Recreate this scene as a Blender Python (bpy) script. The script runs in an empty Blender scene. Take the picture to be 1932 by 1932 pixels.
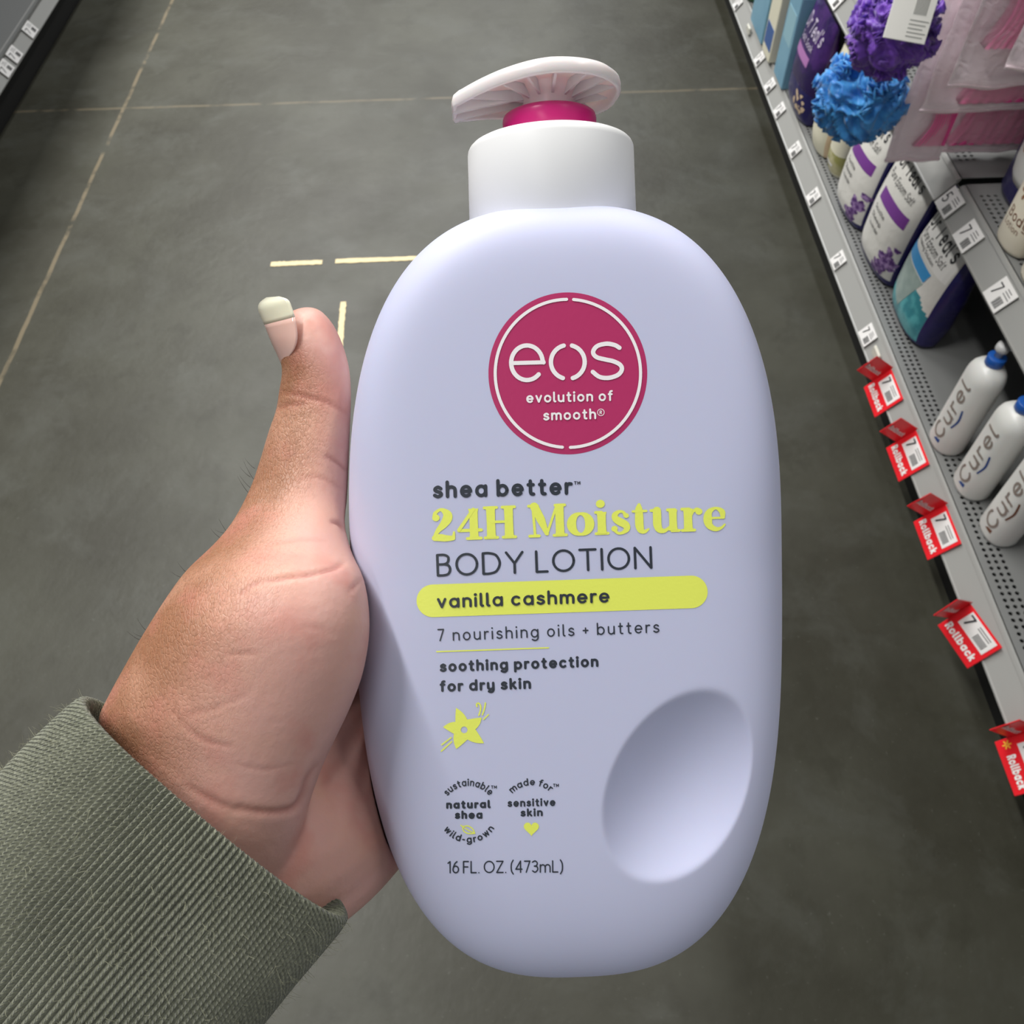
import bpy, math, random
import numpy as np
from mathutils import Matrix, Vector
random.seed(7); rng = np.random.default_rng(5)
S = bpy.context.scene; COL = S.collection
# ------------------------------------------------------------------ camera
F = 1600.0; CH = 1.4
_vp = np.array([895 - 966., 966 + 1260.]); _n2 = _vp @ _vp; _t = F * F / _n2
AY = np.array([_vp[0], _vp[1], -F]); AY /= np.linalg.norm(AY)          # aisle direction in camera axes
AZ = -np.array([-_vp[0] * _t, -_vp[1] * _t, -F]); AZ /= np.linalg.norm(AZ)
AX = np.cross(AY, AZ)
RW = np.array([AX, AY, AZ])                                            # camera vector -> world vector
CAM = np.array([0, 0, CH])
cd = bpy.data.cameras.new('camera'); cam = bpy.data.objects.new('camera', cd); COL.objects.link(cam); S.camera = cam
cam.matrix_world = Matrix([[*RW[i], CAM[i]] for i in range(3)] + [[0, 0, 0, 1]])
cd.sensor_width = 36; cd.sensor_fit = 'HORIZONTAL'; cd.lens = 36 * F / 1932
cd.clip_start = 0.01; cd.clip_end = 60
cd.dof.use_dof = True; cd.dof.focus_distance = 0.174; cd.dof.aperture_fstop = 58
def rayd(px, py): return RW @ np.array([(px - 966) / F, (966 - py) / F, -1.0])
def W(px, py, d): return CAM + rayd(px, py) * d
def on_z(px, py, z): r = rayd(px, py); return CAM + r * ((z - CH) / r[2])
def on_x(px, py, x): r = rayd(px, py); return CAM + r * (x / r[0])
def proj(p):
    c = (np.asarray(p) - CAM) @ RW
    return np.stack([966 + F * c[..., 0] / -c[..., 2], 966 - F * c[..., 1] / -c[..., 2], -c[..., 2]], -1)
# ------------------------------------------------------------------ world, lights, exposure
S.view_settings.view_transform = 'Standard'; S.view_settings.look = 'None'
S.view_settings.exposure = 0.27; S.view_settings.gamma = 1; S.view_settings.use_curve_mapping = False
wd = bpy.data.worlds.new('world'); S.world = wd; wd.use_nodes = True
wd.node_tree.nodes['Background'].inputs[0].default_value = (0.95, 0.98, 1.0, 1)
wd.node_tree.nodes['Background'].inputs[1].default_value = 0.21
def strip(name, x, y, z, sx, sy, power, col=(1, .985, .95)):
    l = bpy.data.lights.new(name, 'AREA'); l.shape = 'RECTANGLE'; l.size = sx; l.size_y = sy; l.energy = power; l.color = col
    o = bpy.data.objects.new(name, l); o.location = (x, y, z); COL.objects.link(o)
strip('ceiling_strip_light', -1.72, 4.55, 4.5, .25, 9, 440)
strip('ceiling_strip_light', 1.9, 4.5, 4.5, .25, 9, 130)
strip('ceiling_strip_light', -1.72, -4.2, 4.5, .25, 5, 38)
strip('ceiling_strip_light', .15, 7.5, 4.5, .3, 6, 210, (.97, .98, 1))
# ------------------------------------------------------------------ helpers
def srgb(r, g, b):
    f = lambda c: ((c / 255) / 12.92 if c / 255 <= .04045 else ((c / 255 + .055) / 1.055) ** 2.4)
    return (f(r), f(g), f(b), 1)
_m = {}
def mat(name, col, rough=.5, spec=.5, bump=None, sss=0, var=None, coat=0, metal=0, emit=None):
    """principled material; bump=(scale,strength,dist); var=(scale,colour2,lo,hi) noise mixed second colour"""
    m = bpy.data.materials.new(name); m.use_nodes = True; nt = m.node_tree; b = nt.nodes['Principled BSDF']
    b.inputs['Base Color'].default_value = col; b.inputs['Roughness'].default_value = rough
    b.inputs['Specular IOR Level'].default_value = spec; b.inputs['Coat Weight'].default_value = coat; b.inputs['Metallic'].default_value = metal
    if sss:
        b.inputs['Subsurface Weight'].default_value = sss; b.inputs['Subsurface Radius'].default_value = (1, .4, .25); b.inputs['Subsurface Scale'].default_value = .004
    tc = nt.nodes.new('ShaderNodeTexCoord')
    if bump:
        n = nt.nodes.new('ShaderNodeTexNoise'); n.inputs['Scale'].default_value = bump[0]; n.inputs['Detail'].default_value = 5
        bp = nt.nodes.new('ShaderNodeBump'); bp.inputs['Strength'].default_value = bump[1]; bp.inputs['Distance'].default_value = bump[2]
        nt.links.new(tc.outputs['Object'], n.inputs['Vector']); nt.links.new(n.outputs['Fac'], bp.inputs['Height']); nt.links.new(bp.outputs['Normal'], b.inputs['Normal'])
    if var:
        n = nt.nodes.new('ShaderNodeTexNoise'); n.inputs['Scale'].default_value = var[0]; n.inputs['Detail'].default_value = 4
        r = nt.nodes.new('ShaderNodeValToRGB'); r.color_ramp.elements[0].position = var[2]; r.color_ramp.elements[1].position = var[3]
        r.color_ramp.elements[0].color = col; r.color_ramp.elements[1].color = var[1]
        nt.links.new(tc.outputs['Object'], n.inputs['Vector']); nt.links.new(n.outputs['Fac'], r.inputs['Fac']); nt.links.new(r.outputs['Color'], b.inputs['Base Color'])
    return m
def obj(name, V, Fc, m, parent=None, smooth=True, mi=None, world=False):
    me = bpy.data.meshes.new(name)
    V = np.asarray(V, float)
    if world and parent is not None:
        V = (V - np.array(parent.matrix_world.translation)) @ np.array(parent.matrix_world.to_3x3())
    me.from_pydata(V.tolist(), [], [tuple(int(i) for i in f) for f in Fc])
    for mm in (m if isinstance(m, (list, tuple)) else [m]): me.materials.append(mm)
    if mi is not None: me.polygons.foreach_set('material_index', [int(i) for i in mi])
    if smooth: me.polygons.foreach_set('use_smooth', [True] * len(me.polygons))
    me.update(); o = bpy.data.objects.new(name, me); COL.objects.link(o)
    if parent is not None: o.parent = parent
    return o
def thing(name, label, cat, loc=(0, 0, 0), rz=0, group=None, M=None):
    o = bpy.data.objects.new(name, None); o.empty_display_size = .02; COL.objects.link(o)
    o.matrix_world = M if M is not None else Matrix.Translation(Vector([float(v) for v in loc])) @ Matrix.Rotation(rz, 4, 'Z')
    return tag(o, label, cat, group)
def tag(o, label, cat, group=None):
    o['label'] = label; o['category'] = cat
    if group: o['group'] = group
    return o
def struct(o): o['kind'] = 'structure'; return o
def join(parts):
    V = []; Fc = []; mi = []
    for p in parts:
        k = sum(len(v) for v in V)
        V.append(np.asarray(p[0], float)); Fc += [tuple(i + k for i in f) for f in p[1]]; mi += [p[2] if len(p) > 2 else 0] * len(p[1])
    return np.concatenate(V), Fc, mi
def box(x0, x1, y0, y1, z0, z1, bev=0):
    if bev:
        b = min(bev, (x1 - x0) / 2.01, (y1 - y0) / 2.01, (z1 - z0) / 2.01); V = []; 
        c = [((x0, x1), (y0, y1), (z0, z1))]
        idx = {}; Fc = []
        for sx in (0, 1):
            for sy in (0, 1):
                for sz in (0, 1):
                    X = (x0, x1)[sx]; Yv = (y0, y1)[sy]; Z = (z0, z1)[sz]; ix = X + (b if sx == 0 else -b); iy = Yv + (b if sy == 0 else -b); iz = Z + (b if sz == 0 else -b)
                    for k, p in enumerate([(X, iy, iz), (ix, Yv, iz), (ix, iy, Z)]): idx[(sx, sy, sz, k)] = len(V); V.append(p)
        I = idx
        for s in (0, 1):
            Fc.append([I[(s, 0, 0, 0)], I[(s, 1, 0, 0)], I[(s, 1, 1, 0)], I[(s, 0, 1, 0)]]); Fc.append([I[(0, s, 0, 1)], I[(1, s, 0, 1)], I[(1, s, 1, 1)], I[(0, s, 1, 1)]]); Fc.append([I[(0, 0, s, 2)], I[(1, 0, s, 2)], I[(1, 1, s, 2)], I[(0, 1, s, 2)]])
        for a in (0, 1):
            for c_ in (0, 1):
                Fc.append([I[(0, a, c_, 1)], I[(1, a, c_, 1)], I[(1, a, c_, 2)], I[(0, a, c_, 2)]])
                Fc.append([I[(a, 0, c_, 0)], I[(a, 1, c_, 0)], I[(a, 1, c_, 2)], I[(a, 0, c_, 2)]])
                Fc.append([I[(a, c_, 0, 0)], I[(a, c_, 1, 0)], I[(a, c_, 1, 1)], I[(a, c_, 0, 1)]])
                for e in (0, 1): Fc.append([I[(a, c_, e, 0)], I[(a, c_, e, 1)], I[(a, c_, e, 2)]])
        return np.array(V), Fc
    V = [(x, y, z) for x in (x0, x1) for y in (y0, y1) for z in (z0, z1)]
    return np.array(V), [(0, 1, 3, 2), (4, 6, 7, 5), (0, 4, 5, 1), (2, 3, 7, 6), (0, 2, 6, 4), (1, 5, 7, 3)]
def rings(R, cap0=False, cap1=False):
    """list of closed rings (n,3) -> mesh"""
    n = len(R[0]); V = np.concatenate(R); Fc = []
    for k in range(len(R) - 1):
        for i in range(n):
            j = (i + 1) % n; Fc.append((k * n + i, k * n + j, (k + 1) * n + j, (k + 1) * n + i))
    if cap0: Fc.append(tuple(range(n))[::-1])
    if cap1: Fc.append(tuple((len(R) - 1) * n + i for i in range(n)))
    return V, Fc
def lathe(prof, n=48, cx=0, cy=0, ex=1, ey=1):
    th = np.arange(n) * 2 * np.pi / n
    R = [np.stack([cx + r * ex * np.cos(th), cy + r * ey * np.sin(th), np.full(n, z)], 1) for r, z in prof]
    return rings(R, True, True)
def cr(P, k=8, closed=False):
    P = np.asarray(P, float); n = len(P); out = []
    if n < 3 and not closed: return P
    for i in range(n if closed else n - 1):
        g = (lambda j: P[j % n]) if closed else (lambda j: P[min(max(j, 0), n - 1)])
        a, b, c, d = g(i - 1), g(i), g(i + 1), g(i + 2)
        for t in np.arange(k) / k:
            out.append(.5 * (2 * b + (c - a) * t + (2 * a - 5 * b + 4 * c - d) * t * t + (3 * b - a - 3 * c + d) * t ** 3))
    if not closed: out.append(P[-1])
    return np.array(out)
# ------------------------------------------------------------------ lettering
def ribbon(P, w, closed=False, caps=True):
    """flat stroke in 2D; w scalar or per point"""
    P = np.asarray(P, float); n = len(P); w = np.broadcast_to(np.asarray(w, float), (n,))
    if closed: T = np.roll(P, -1, 0) - np.roll(P, 1, 0)
    else:
        T = np.gradient(P, axis=0)
    T = T / (np.linalg.norm(T, axis=1)[:, None] + 1e-12); N = np.stack([-T[:, 1], T[:, 0]], 1)
    V = list(P + N * w[:, None] / 2) + list(P - N * w[:, None] / 2); Fc = []
    for i in range(n if closed else n - 1): j = (i + 1) % n; Fc.append((i, j, n + j, n + i))
    if caps and not closed:
        for e, s in ((0, -1), (n - 1, 1)):
            a0 = math.atan2(N[e, 1], N[e, 0]); m_ = 6; ids = []
            for k in range(m_ + 1):
                a = a0 - s * math.pi * k / m_; ids.append(len(V)); V.append(P[e] + w[e] / 2 * np.array([math.cos(a), math.sin(a)]))
            Fc.append(tuple(ids))
    return np.array(V), Fc
def A(cx, cy, rx, ry, a0, a1, n=18):
    t = np.radians(np.linspace(a0, a1, n)); return np.stack([cx + rx * np.cos(t), cy + ry * np.sin(t)], 1)
def L(*p): return np.array(p, float)
X = .66; r_ = .31; h_ = X / 2
def C_(*p): return cr(p, 6)
GL = {
 'a': (.64, [A(r_, h_, r_, h_, 0, 360), L((2 * r_, X), (2 * r_, 0))]),
 'b': (.62, [L((0, 1), (0, 0)), A(r_, h_, r_, h_, 0, 360)]), 'c': (.55, [A(r_, h_, r_, h_, 48, 312)]),
 'd': (.64, [A(r_, h_, r_, h_, 0, 360), L((2 * r_, 1), (2 * r_, 0))]), 'e': (.62, [A(r_, h_, r_, h_, 0, 315), L((0, h_), (2 * r_, h_))]),
 'f': (.34, [C_((.14, 0), (.14, .4), (.14, .8), (.2, .96), (.36, 1)), L((0, X), (.34, X))]),
 'g': (.64, [A(r_, h_, r_, h_, 0, 360), C_((2 * r_, X), (2 * r_, .3), (2 * r_, -.1), (.5, -.27), (.3, -.31), (.07, -.22))]),
 'h': (.56, [L((0, 1), (0, 0)), C_((0, .36), (.06, .58), (.28, X), (.5, .56), (.54, .36), (.54, 0))]),
 'i': (.02, [L((0, X), (0, 0)), L((0, .95), (0, .951))]), 'k': (.5, [L((0, 1), (0, 0)), L((.44, X), (0, .26)), L((.16, .4), (.5, 0))]),
 'l': (.1, [C_((0, 1), (0, .5), (0, .14), (.05, .02), (.14, 0))]),
 'm': (.96, [L((0, X), (0, 0)), C_((0, .36), (.06, .58), (.26, X), (.44, .56), (.48, .36), (.48, 0)), C_((.48, .36), (.54, .58), (.74, X), (.92, .56), (.96, .36), (.96, 0))]),
 'n': (.54, [L((0, X), (0, 0)), C_((0, .36), (.06, .58), (.28, X), (.5, .56), (.54, .36), (.54, 0))]),
 'o': (.62, [A(r_, h_, r_, h_, 0, 360)]), 'p': (.62, [L((0, X), (0, -.3)), A(r_, h_, r_, h_, 0, 360)]),
 'r': (.3, [L((0, X), (0, 0)), C_((0, .36), (.06, .56), (.2, .65), (.34, .64))]),
 's': (.46, [C_((.44, .56), (.25, X), (.05, .56), (.06, .42), (.24, .34), (.43, .25), (.45, .1), (.22, 0), (0, .1))]),
 't': (.36, [C_((.15, .92), (.15, .5), (.15, .18), (.2, .03), (.36, 0)), L((0, X), (.34, X))]),
 'u': (.56, [C_((0, X), (0, .3), (.04, .1), (.26, 0), (.48, .1), (.54, .3)), L((.54, X), (.54, 0))]),
 'v': (.54, [L((0, X), (.27, 0)), L((.27, 0), (.54, X))]), 'w': (.84, [L((0, X), (.21, 0)), L((.21, 0), (.42, X)), L((.42, X), (.63, 0)), L((.63, 0), (.84, X))]),
 'y': (.56, [C_((0, X), (0, .3), (.04, .1), (.26, 0), (.48, .1), (.54, .3)), C_((.54, X), (.54, .2), (.54, -.1), (.44, -.27), (.26, -.31), (.07, -.24))]),
 'B': (.6, [L((0, 1), (0, 0)), C_((0, 1), (.3, 1), (.48, .92), (.52, .77), (.46, .61), (.3, .54), (0, .54)), C_((.3, .54), (.5, .48), (.58, .28), (.5, .07), (.3, 0), (0, 0))]),
 'O': (.96, [A(.48, .5, .48, .5, 0, 360, 28)]), 'D': (.8, [L((0, 1), (0, 0)), C_((0, 1), (.3, 1), (.62, .88), (.78, .5), (.62, .12), (.3, 0), (0, 0))]),
 'Y': (.76, [L((0, 1), (.38, .46)), L((.76, 1), (.38, .46)), L((.38, .46), (.38, 0))]), 'L': (.5, [L((0, 1), (0, 0)), L((0, 0), (.5, 0))]),
 'T': (.74, [L((0, 1), (.74, 1)), L((.37, 1), (.37, 0))]), 'I': (.02, [L((0, 1), (0, 0))]),
 'N': (.74, [L((0, 0), (0, 1)), L((0, 1), (.74, 0)), L((.74, 0), (.74, 1))]), 'M': (.84, [L((0, 0), (0, 1)), L((0, 1), (.42, .3)), L((.42, .3), (.84, 1)), L((.84, 1), (.84, 0))]),
 'F': (.48, [L((0, 1), (0, 0)), L((0, 1), (.48, 1)), L((0, .52), (.42, .52))]), 'Z': (.62, [L((0, 1), (.62, 1)), L((.62, 1), (0, 0)), L((0, 0), (.62, 0))]),
 'R': (.56, [L((0, 1), (0, 0)), C_((0, 1), (.3, 1), (.5, .92), (.54, .75), (.46, .56), (.3, .48), (0, .48)), L((.3, .48), (.56, 0))]),
 'P': (.56, [L((0, 1), (0, 0)), C_((0, 1), (.3, 1), (.5, .92), (.54, .75), (.46, .56), (.3, .48), (0, .48))]),
 'E': (.48, [L((0, 1), (0, 0)), L((0, 1), (.48, 1)), L((0, .52), (.42, .52)), L((0, 0), (.48, 0))]),
 'S': (.54, [C_((.5, .86), (.28, 1), (.06, .88), (.06, .68), (.26, .54), (.48, .42), (.54, .2), (.28, 0), (0, .14))]),
 'C': (.8, [A(.45, .5, .45, .5, 45, 315, 24)]),
 '1': (.22, [L((0, .86), (.2, 1)), L((.2, 1), (.2, 0))]), '6': (.52, [A(.27, .3, .27, .3, 0, 360), C_((.0, .3), (.06, .55), (.22, .85), (.4, 1))]),
 '4': (.6, [L((.46, 0), (.46, 1)), L((.46, 1), (0, .28)), L((0, .28), (.6, .28))]), '7': (.52, [L((0, 1), (.52, 1)), L((.52, 1), (.16, 0))]),
 '8': (.52, [A(.26, .74, .22, .25, 0, 360), A(.26, .26, .27, .27, 0, 360)]), '5': (.5, [C_((.02, .1), (.25, 0), (.5, .28), (.3, .58), (.04, .52)), L((.04, .52), (.08, 1)), L((.08, 1), (.46, 1))]),
 '3': (.5, [C_((0, .9), (.25, 1), (.46, .84), (.4, .6), (.18, .54)), C_((.18, .54), (.44, .48), (.5, .22), (.26, 0), (0, .12))]),
 '.': (.02, [L((0, 0), (.001, 0))]), '-': (.3, [L((0, .36), (.28, .36))]), '+': (.44, [L((0, .4), (.44, .4)), L((.22, .62), (.22, .18))]),
 '(': (.2, [C_((.2, 1.08), (.04, .8), (0, .45), (.04, .1), (.2, -.16))]), ')': (.2, [C_((0, 1.08), (.16, .8), (.2, .45), (.16, .1), (0, -.16))]),
 "'": (.04, [L((.03, 1), (0, .82))]),
}
def text2d(s, h, w, gap=.2, space=.42):
    """strokes of a monoline round font -> list of (V2,F), total width; h outer ascender height, w stroke"""
    out = []; x = w / 2; k = h - w
    for ch in s:
        if ch == ' ': x += space * k; continue
        adv, st = GL[ch]
        for i, q in enumerate(st):
            Pq = q * k + [x, w / 2]; V, Fc = ribbon(Pq, w * (1.25 if ch == 'i' and i == 1 else 1)); out.append((V, Fc))
        x += adv * k + w + gap * k
    return out, x - gap * k - w / 2
def serif2d(s):
    """soft heavy serif alphabet: variable stroke glyphs, cap height 1"""
    def st(pts, k=7):
        P = cr(np.array(pts, float), k); return ribbon(P[:, :2], P[:, 2] * 1.16)
    def seg(x0, y0, x1, y1, w): return ribbon(L((x0, y0), (x1, y1)), w)
    def ball(x, y, r): return (np.array([(x + r * math.cos(t), y + r * math.sin(t)) for t in np.linspace(0, 2 * math.pi, 20)[:-1]]), [tuple(range(19))])
    def sl(x, y, hw, w=.09): return seg(x - hw, y, x + hw, y, w)
    def stem(x, y0, y1, w=.245): return ribbon(np.array([(x, y0), (x, y0 + .1), (x, (y0 + y1) / 2), (x, y1 - .1), (x, y1)]), np.array([w * 1.2, w, w * .96, w, w * 1.2]), caps=False)
    D = {
     '2': (.70, [st([(.13, .74, .13), (.14, .86, .09), (.3, .955, .085), (.46, .83, .2), (.47, .68, .23), (.36, .5, .19), (.2, .32, .12), (.1, .15, .08)]), ball(.15, .71, .105), st([(.1, .09, .15), (.25, .1, .19), (.4, .075, .17), (.58, .07, .13)]), st([(.61, .06, .1), (.635, .2, .06), (.64, .25, .05)])]),
     '4': (.78, [seg(.5, .93, .08, .31, .1), seg(.08, .29, .7, .29, .1), stem(.5, .04, .95, .24), sl(.5, .04, .19)]),
     'H': (.92, [stem(.2, .03, .97), stem(.7, .03, .97), sl(.2, .04, .17), sl(.2, .96, .17), sl(.7, .04, .17), sl(.7, .96, .17), seg(.22, .52, .7, .52, .08)]),
     'M': (1.12, [seg(.2, .06, .16, .95, .075), ribbon(L((.2, .95), (.37, .55), (.53, .1)), [.24, .24, .12]), seg(.53, .08, .82, .93, .07), stem(.9, .03, .97, .24), sl(.18, .04, .13), sl(.17, .96, .12), sl(.9, .04, .17), sl(.92, .96, .13)]),
     'o': (.74, [(lambda t: ribbon(np.stack([.36 + .255 * np.cos(t), .355 + .315 * np.sin(t)], 1), .085 + .175 * np.abs(np.cos(t)) ** 1.3, closed=True))(np.linspace(0, 2 * np.pi, 33)[:-1])]),
     'i': (.44, [stem(.21, .03, .7, .24), sl(.21, .04, .165), sl(.13, .69, .08), ball(.19, .95, .125)]),
     's': (.6, [st([(.44, .56, .1), (.38, .67, .07), (.26, .69, .085), (.15, .6, .14), (.16, .48, .17), (.28, .38, .2), (.43, .28, .19), (.46, .15, .15), (.36, .05, .09), (.22, .03, .07), (.13, .12, .08)]), ball(.46, .56, .075), ball(.12, .17, .09)]),
     't': (.52, [st([(.23, .88, .08), (.22, .75, .17), (.22, .5, .2), (.22, .25, .2), (.26, .1, .17), (.36, .05, .1), (.47, .12, .05)]), seg(.05, .68, .42, .68, .075)]),
     'u': (.86, [st([(.2, .68, .2), (.2, .45, .2), (.2, .25, .2), (.25, .1, .17), (.38, .05, .11), (.52, .14, .07), (.6, .25, .06)]), stem(.64, .05, .69, .22), sl(.14, .685, .1), sl(.6, .685, .1), sl(.7, .045, .1)]),
     'r': (.6, [stem(.2, .03, .7, .24), sl(.2, .04, .17), sl(.14, .69, .1), st([(.28, .46, .06), (.34, .6, .07), (.44, .67, .09), (.5, .66, .09)]), ball(.51, .6, .1)]),
     'e': (.68, [st([(.57, .41, .11), (.55, .58, .14), (.38, .685, .07), (.2, .58, .15), (.15, .37, .21), (.19, .16, .17), (.36, .045, .12), (.52, .08, .07), (.62, .18, .045)]), seg(.2, .385, .6, .385, .065)]),
    }
    out = []; x = 0
    for ch in s:
        if ch == ' ': x += .3; continue
        adv, g = D[ch]
        for V, Fc in g: out.append((V + [x, 0], Fc))
        x += adv
    return out, x - .04
def layer(strokes, place):
    """place(V2, layer) -> V3"""
    V, Fc, _ = join([(place(v, i % 5), f) for i, (v, f) in enumerate(strokes)]); return V, Fc
# ------------------------------------------------------------------ materials
M_floor = bpy.data.materials.new('polished_dark_concrete'); M_floor.use_nodes = True
def build_floor():
    nt = M_floor.node_tree; b = nt.nodes['Principled BSDF']; N = nt.nodes.new; K = nt.links.new
    tc = N('ShaderNodeTexCoord')
    def noise(sc, det, ro=.55, dist=0):
        n = N('ShaderNodeTexNoise'); n.inputs['Scale'].default_value = sc; n.inputs['Detail'].default_value = det; n.inputs['Roughness'].default_value = ro; n.inputs['Distortion'].default_value = dist * .3
        K(tc.outputs['Object'], n.inputs['Vector']); return n.outputs['Fac']
    def mixc(fac, a, bb):
        m = N('ShaderNodeMix'); m.data_type = 'RGBA'; 
        for s, v in ((0, fac), (6, a), (7, bb)):
            if isinstance(v, (int, float)): m.inputs[s].default_value = v
            elif isinstance(v, tuple): m.inputs[s].default_value = v
            else: K(v, m.inputs[s])
        return m.outputs[2]
    def mth(op, a, bb=None, c=None, cl=False):
        m = N('ShaderNodeMath'); m.operation = op; m.use_clamp = cl
        for s, v in enumerate((a, bb, c)):
            if v is None: continue
            if isinstance(v, (int, float)): m.inputs[s].default_value = v
            else: K(v, m.inputs[s])
        return m.outputs[0]
    def ramp(v, lo, hi): return mth('DIVIDE', mth('SUBTRACT', v, lo), hi - lo, cl=True)
    c = mixc(ramp(noise(2.2, 6, .6), .38, .64), srgb(49, 48, 39), srgb(64, 64, 55))
    c = mixc(mth('MULTIPLY', ramp(noise(6, 8, .65, 1.5), .5, .68), .5), c, srgb(72, 73, 67))
    c = mixc(mth('MULTIPLY', ramp(noise(11, 6, .6, .8), .54, .66), .45), c, srgb(46, 45, 36))
    c = mixc(mth('MULTIPLY', ramp(noise(110, 3, .6), .66, .75), .35), c, srgb(100, 100, 94))
    sep = N('ShaderNodeSeparateXYZ'); K(tc.outputs['Object'], sep.inputs[0])
    wob = mth('MULTIPLY', mth('SUBTRACT', noise(9, 3), .5), .008)
    for ax, pos, w in (('X', -1.178, .0055), ('Y', 2.613, .006)):
        d = mth('ABSOLUTE', mth('ADD', mth('SUBTRACT', sep.outputs[ax], pos), wob))
        ln = mth('LESS_THAN', d, w); br = ramp(noise(14, 4), .34, .5)
        c = mixc(mth('MULTIPLY', mth('MULTIPLY', ln, br), .62 if ax == 'X' else .35), c, srgb(122, 110, 88))
    K(c, b.inputs['Base Color'])
    b.inputs['Specular IOR Level'].default_value = .32
    K(mth('ADD', mth('MULTIPLY', noise(5, 5), .25), .33), b.inputs['Roughness'])
    bp = N('ShaderNodeBump'); bp.inputs['Strength'].default_value = .3; bp.inputs['Distance'].default_value = .002
    K(noise(40, 4), bp.inputs['Height']); K(bp.outputs['Normal'], b.inputs['Normal'])
build_floor()
M_metal = mat('grey_painted_steel', srgb(150, 150, 147), .38, .5, bump=(30, .05, .001))
M_deck = mat('grey_shelf_deck', srgb(124, 125, 124), .45)
M_dark = mat('black_kick_plate', srgb(18, 18, 18), .6)
M_back = mat('dark_back_panel', srgb(60, 60, 62), .7)
M_card = mat('white_price_card', srgb(228, 226, 224), .5)
M_print = mat('black_price_print', srgb(50, 50, 52), .6)
M_red = mat('red_plastic_tag', srgb(230, 36, 46), .3, .5)
M_white = mat('white_lettering', srgb(240, 238, 236), .5)
M_tape = mat('pale_yellow_floor_tape', srgb(214, 196, 152), .6, bump=(300, .4, .0006), var=(120, srgb(205, 180, 130), .5, .8))
M_bot = mat('lavender_matte_plastic', srgb(199, 202, 229), .55, .4, sss=.12)
M_cap = mat('white_gloss_plastic', srgb(252, 252, 252), .4, .5)
M_head = mat('white_pump_plastic', srgb(242, 233, 233), .28, .5, sss=.25)
M_mag = mat('magenta_collar_plastic', srgb(214, 40, 126), .3, .5)
M_logo = mat('magenta_logo_ink', srgb(184, 46, 102), .38, .5, bump=(900, .12, .0002))
M_ink = mat('charcoal_ink', srgb(48, 54, 64), .35, .5)
M_lime = mat('lime_yellow_ink', srgb(238, 246, 104), .35, .5, bump=(1800, .15, .0002))
M_winkk = mat('white_ink', srgb(250, 246, 248), .4)
# ------------------------------------------------------------------ setting: floor, gondolas
def grid_plane(x0, x1, y0, y1, z, nx=1, ny=1):
    xs = np.linspace(x0, x1, nx + 1); ys = np.linspace(y0, y1, ny + 1)
    V = [(x, y, z) for y in ys for x in xs]; Fc = [(j * (nx + 1) + i, j * (nx + 1) + i + 1, (j + 1) * (nx + 1) + i + 1, (j + 1) * (nx + 1) + i) for j in range(ny) for i in range(nx)]
    return V, Fc
V, Fc, _ = join([box(-2.2, 1.6, -1.5, 8, -.05, 0)]); struct(obj('floor', V, Fc, M_floor, smooth=False))
SL = .030; TILT = -math.atan2(SL, .04)
XR = .762; XU = .798          # aisle faces of the right shelves' price rails
ZR0, ZR1 = .112, .152; DECK = .155
def perforated(x0, x1, y0, y1, z, hx0, ncol, pitch, rad, y_from, y_to):
    """steel sheet with real punched holes in ncol columns"""
    parts = [box(x0, hx0, y0, y1, z - .0015, z), box(hx0 + ncol * pitch, x1, y0, y1, z - .0015, z), box(hx0, hx0 + ncol * pitch, y0, y_from, z - .0015, z), box(hx0, hx0 + ncol * pitch, y_to, y1, z - .0015, z)]
    nr = int(round((y_to - y_from) / pitch)); V = []; Fc = []
    py = (y_to - y_from) / nr
    for c in range(ncol):
        for r in range(nr):
            cx = hx0 + (c + .5) * pitch; cy = y_from + (r + .5) * py; k = len(V)
            sq = [(1, 0), (1, 1), (0, 1), (-1, 1), (-1, 0), (-1, -1), (0, -1), (1, -1)]
            for a, b in sq: V.append((cx + a * pitch / 2, cy + b * py / 2, z))
            for i in range(8): V.append((cx + rad * math.cos(i * math.pi / 4), cy + rad * math.sin(i * math.pi / 4), z))
            for i in range(8): V.append((cx + rad * math.cos(i * math.pi / 4), cy + rad * math.sin(i * math.pi / 4), z - .002))
            for i in range(8):
                j = (i + 1) % 8; Fc.append((k + i, k + j, k + 8 + j, k + 8 + i)); Fc.append((k + 8 + i, k + 8 + j, k + 16 + j, k + 16 + i))
    parts.append((np.array(V), Fc)); return join(parts)[:2]
def rail(x, y0, y1, z0, z1, side):
    """folded price channel: profile extruded along y. side=+1 shelf lies to +x"""
    s = side; q = s * SL; prof = [(0, z0), (0, z0 + .003), (s * .003, z0 + .004), (q - s * .001, z1 - .004), (q - s * .003, z1 - .002), (q, z1 + .002), (q + s * .004, z1 + .003), (q + s * .006, z1 + .001), (s * .008, z0)]
    n = len(prof); V = [(x + a, y, b) for y in (y0, y1) for a, b in prof]; Fc = [(i, (i + 1) % n, n + (i + 1) % n, n + i) for i in range(n)] + [tuple(range(n)), tuple(range(2 * n - 1, n - 1, -1))]
    return V, Fc
g = thing('shelving_unit', 'long grey steel shelving along the right side of the aisle, stocked with bath products', 'shelving', (1.1, 1.5, 0))
obj('kick_plate', *box(XR + .05, 1.25, -.3, 5.5, 0, .150), M_dark, g, False, world=True)
V, Fc = perforated(XR + SL + .006, 1.25, -.3, 5.5, DECK + .001, XR + .045, 3, .0125, .0038, .2, 2.6)
obj('deck', V, Fc, M_deck, g, False, world=True)
obj('price_rail', *rail(XR, -.3, 5.5, ZR0, ZR1, 1), M_metal, g, False, world=True)
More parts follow.
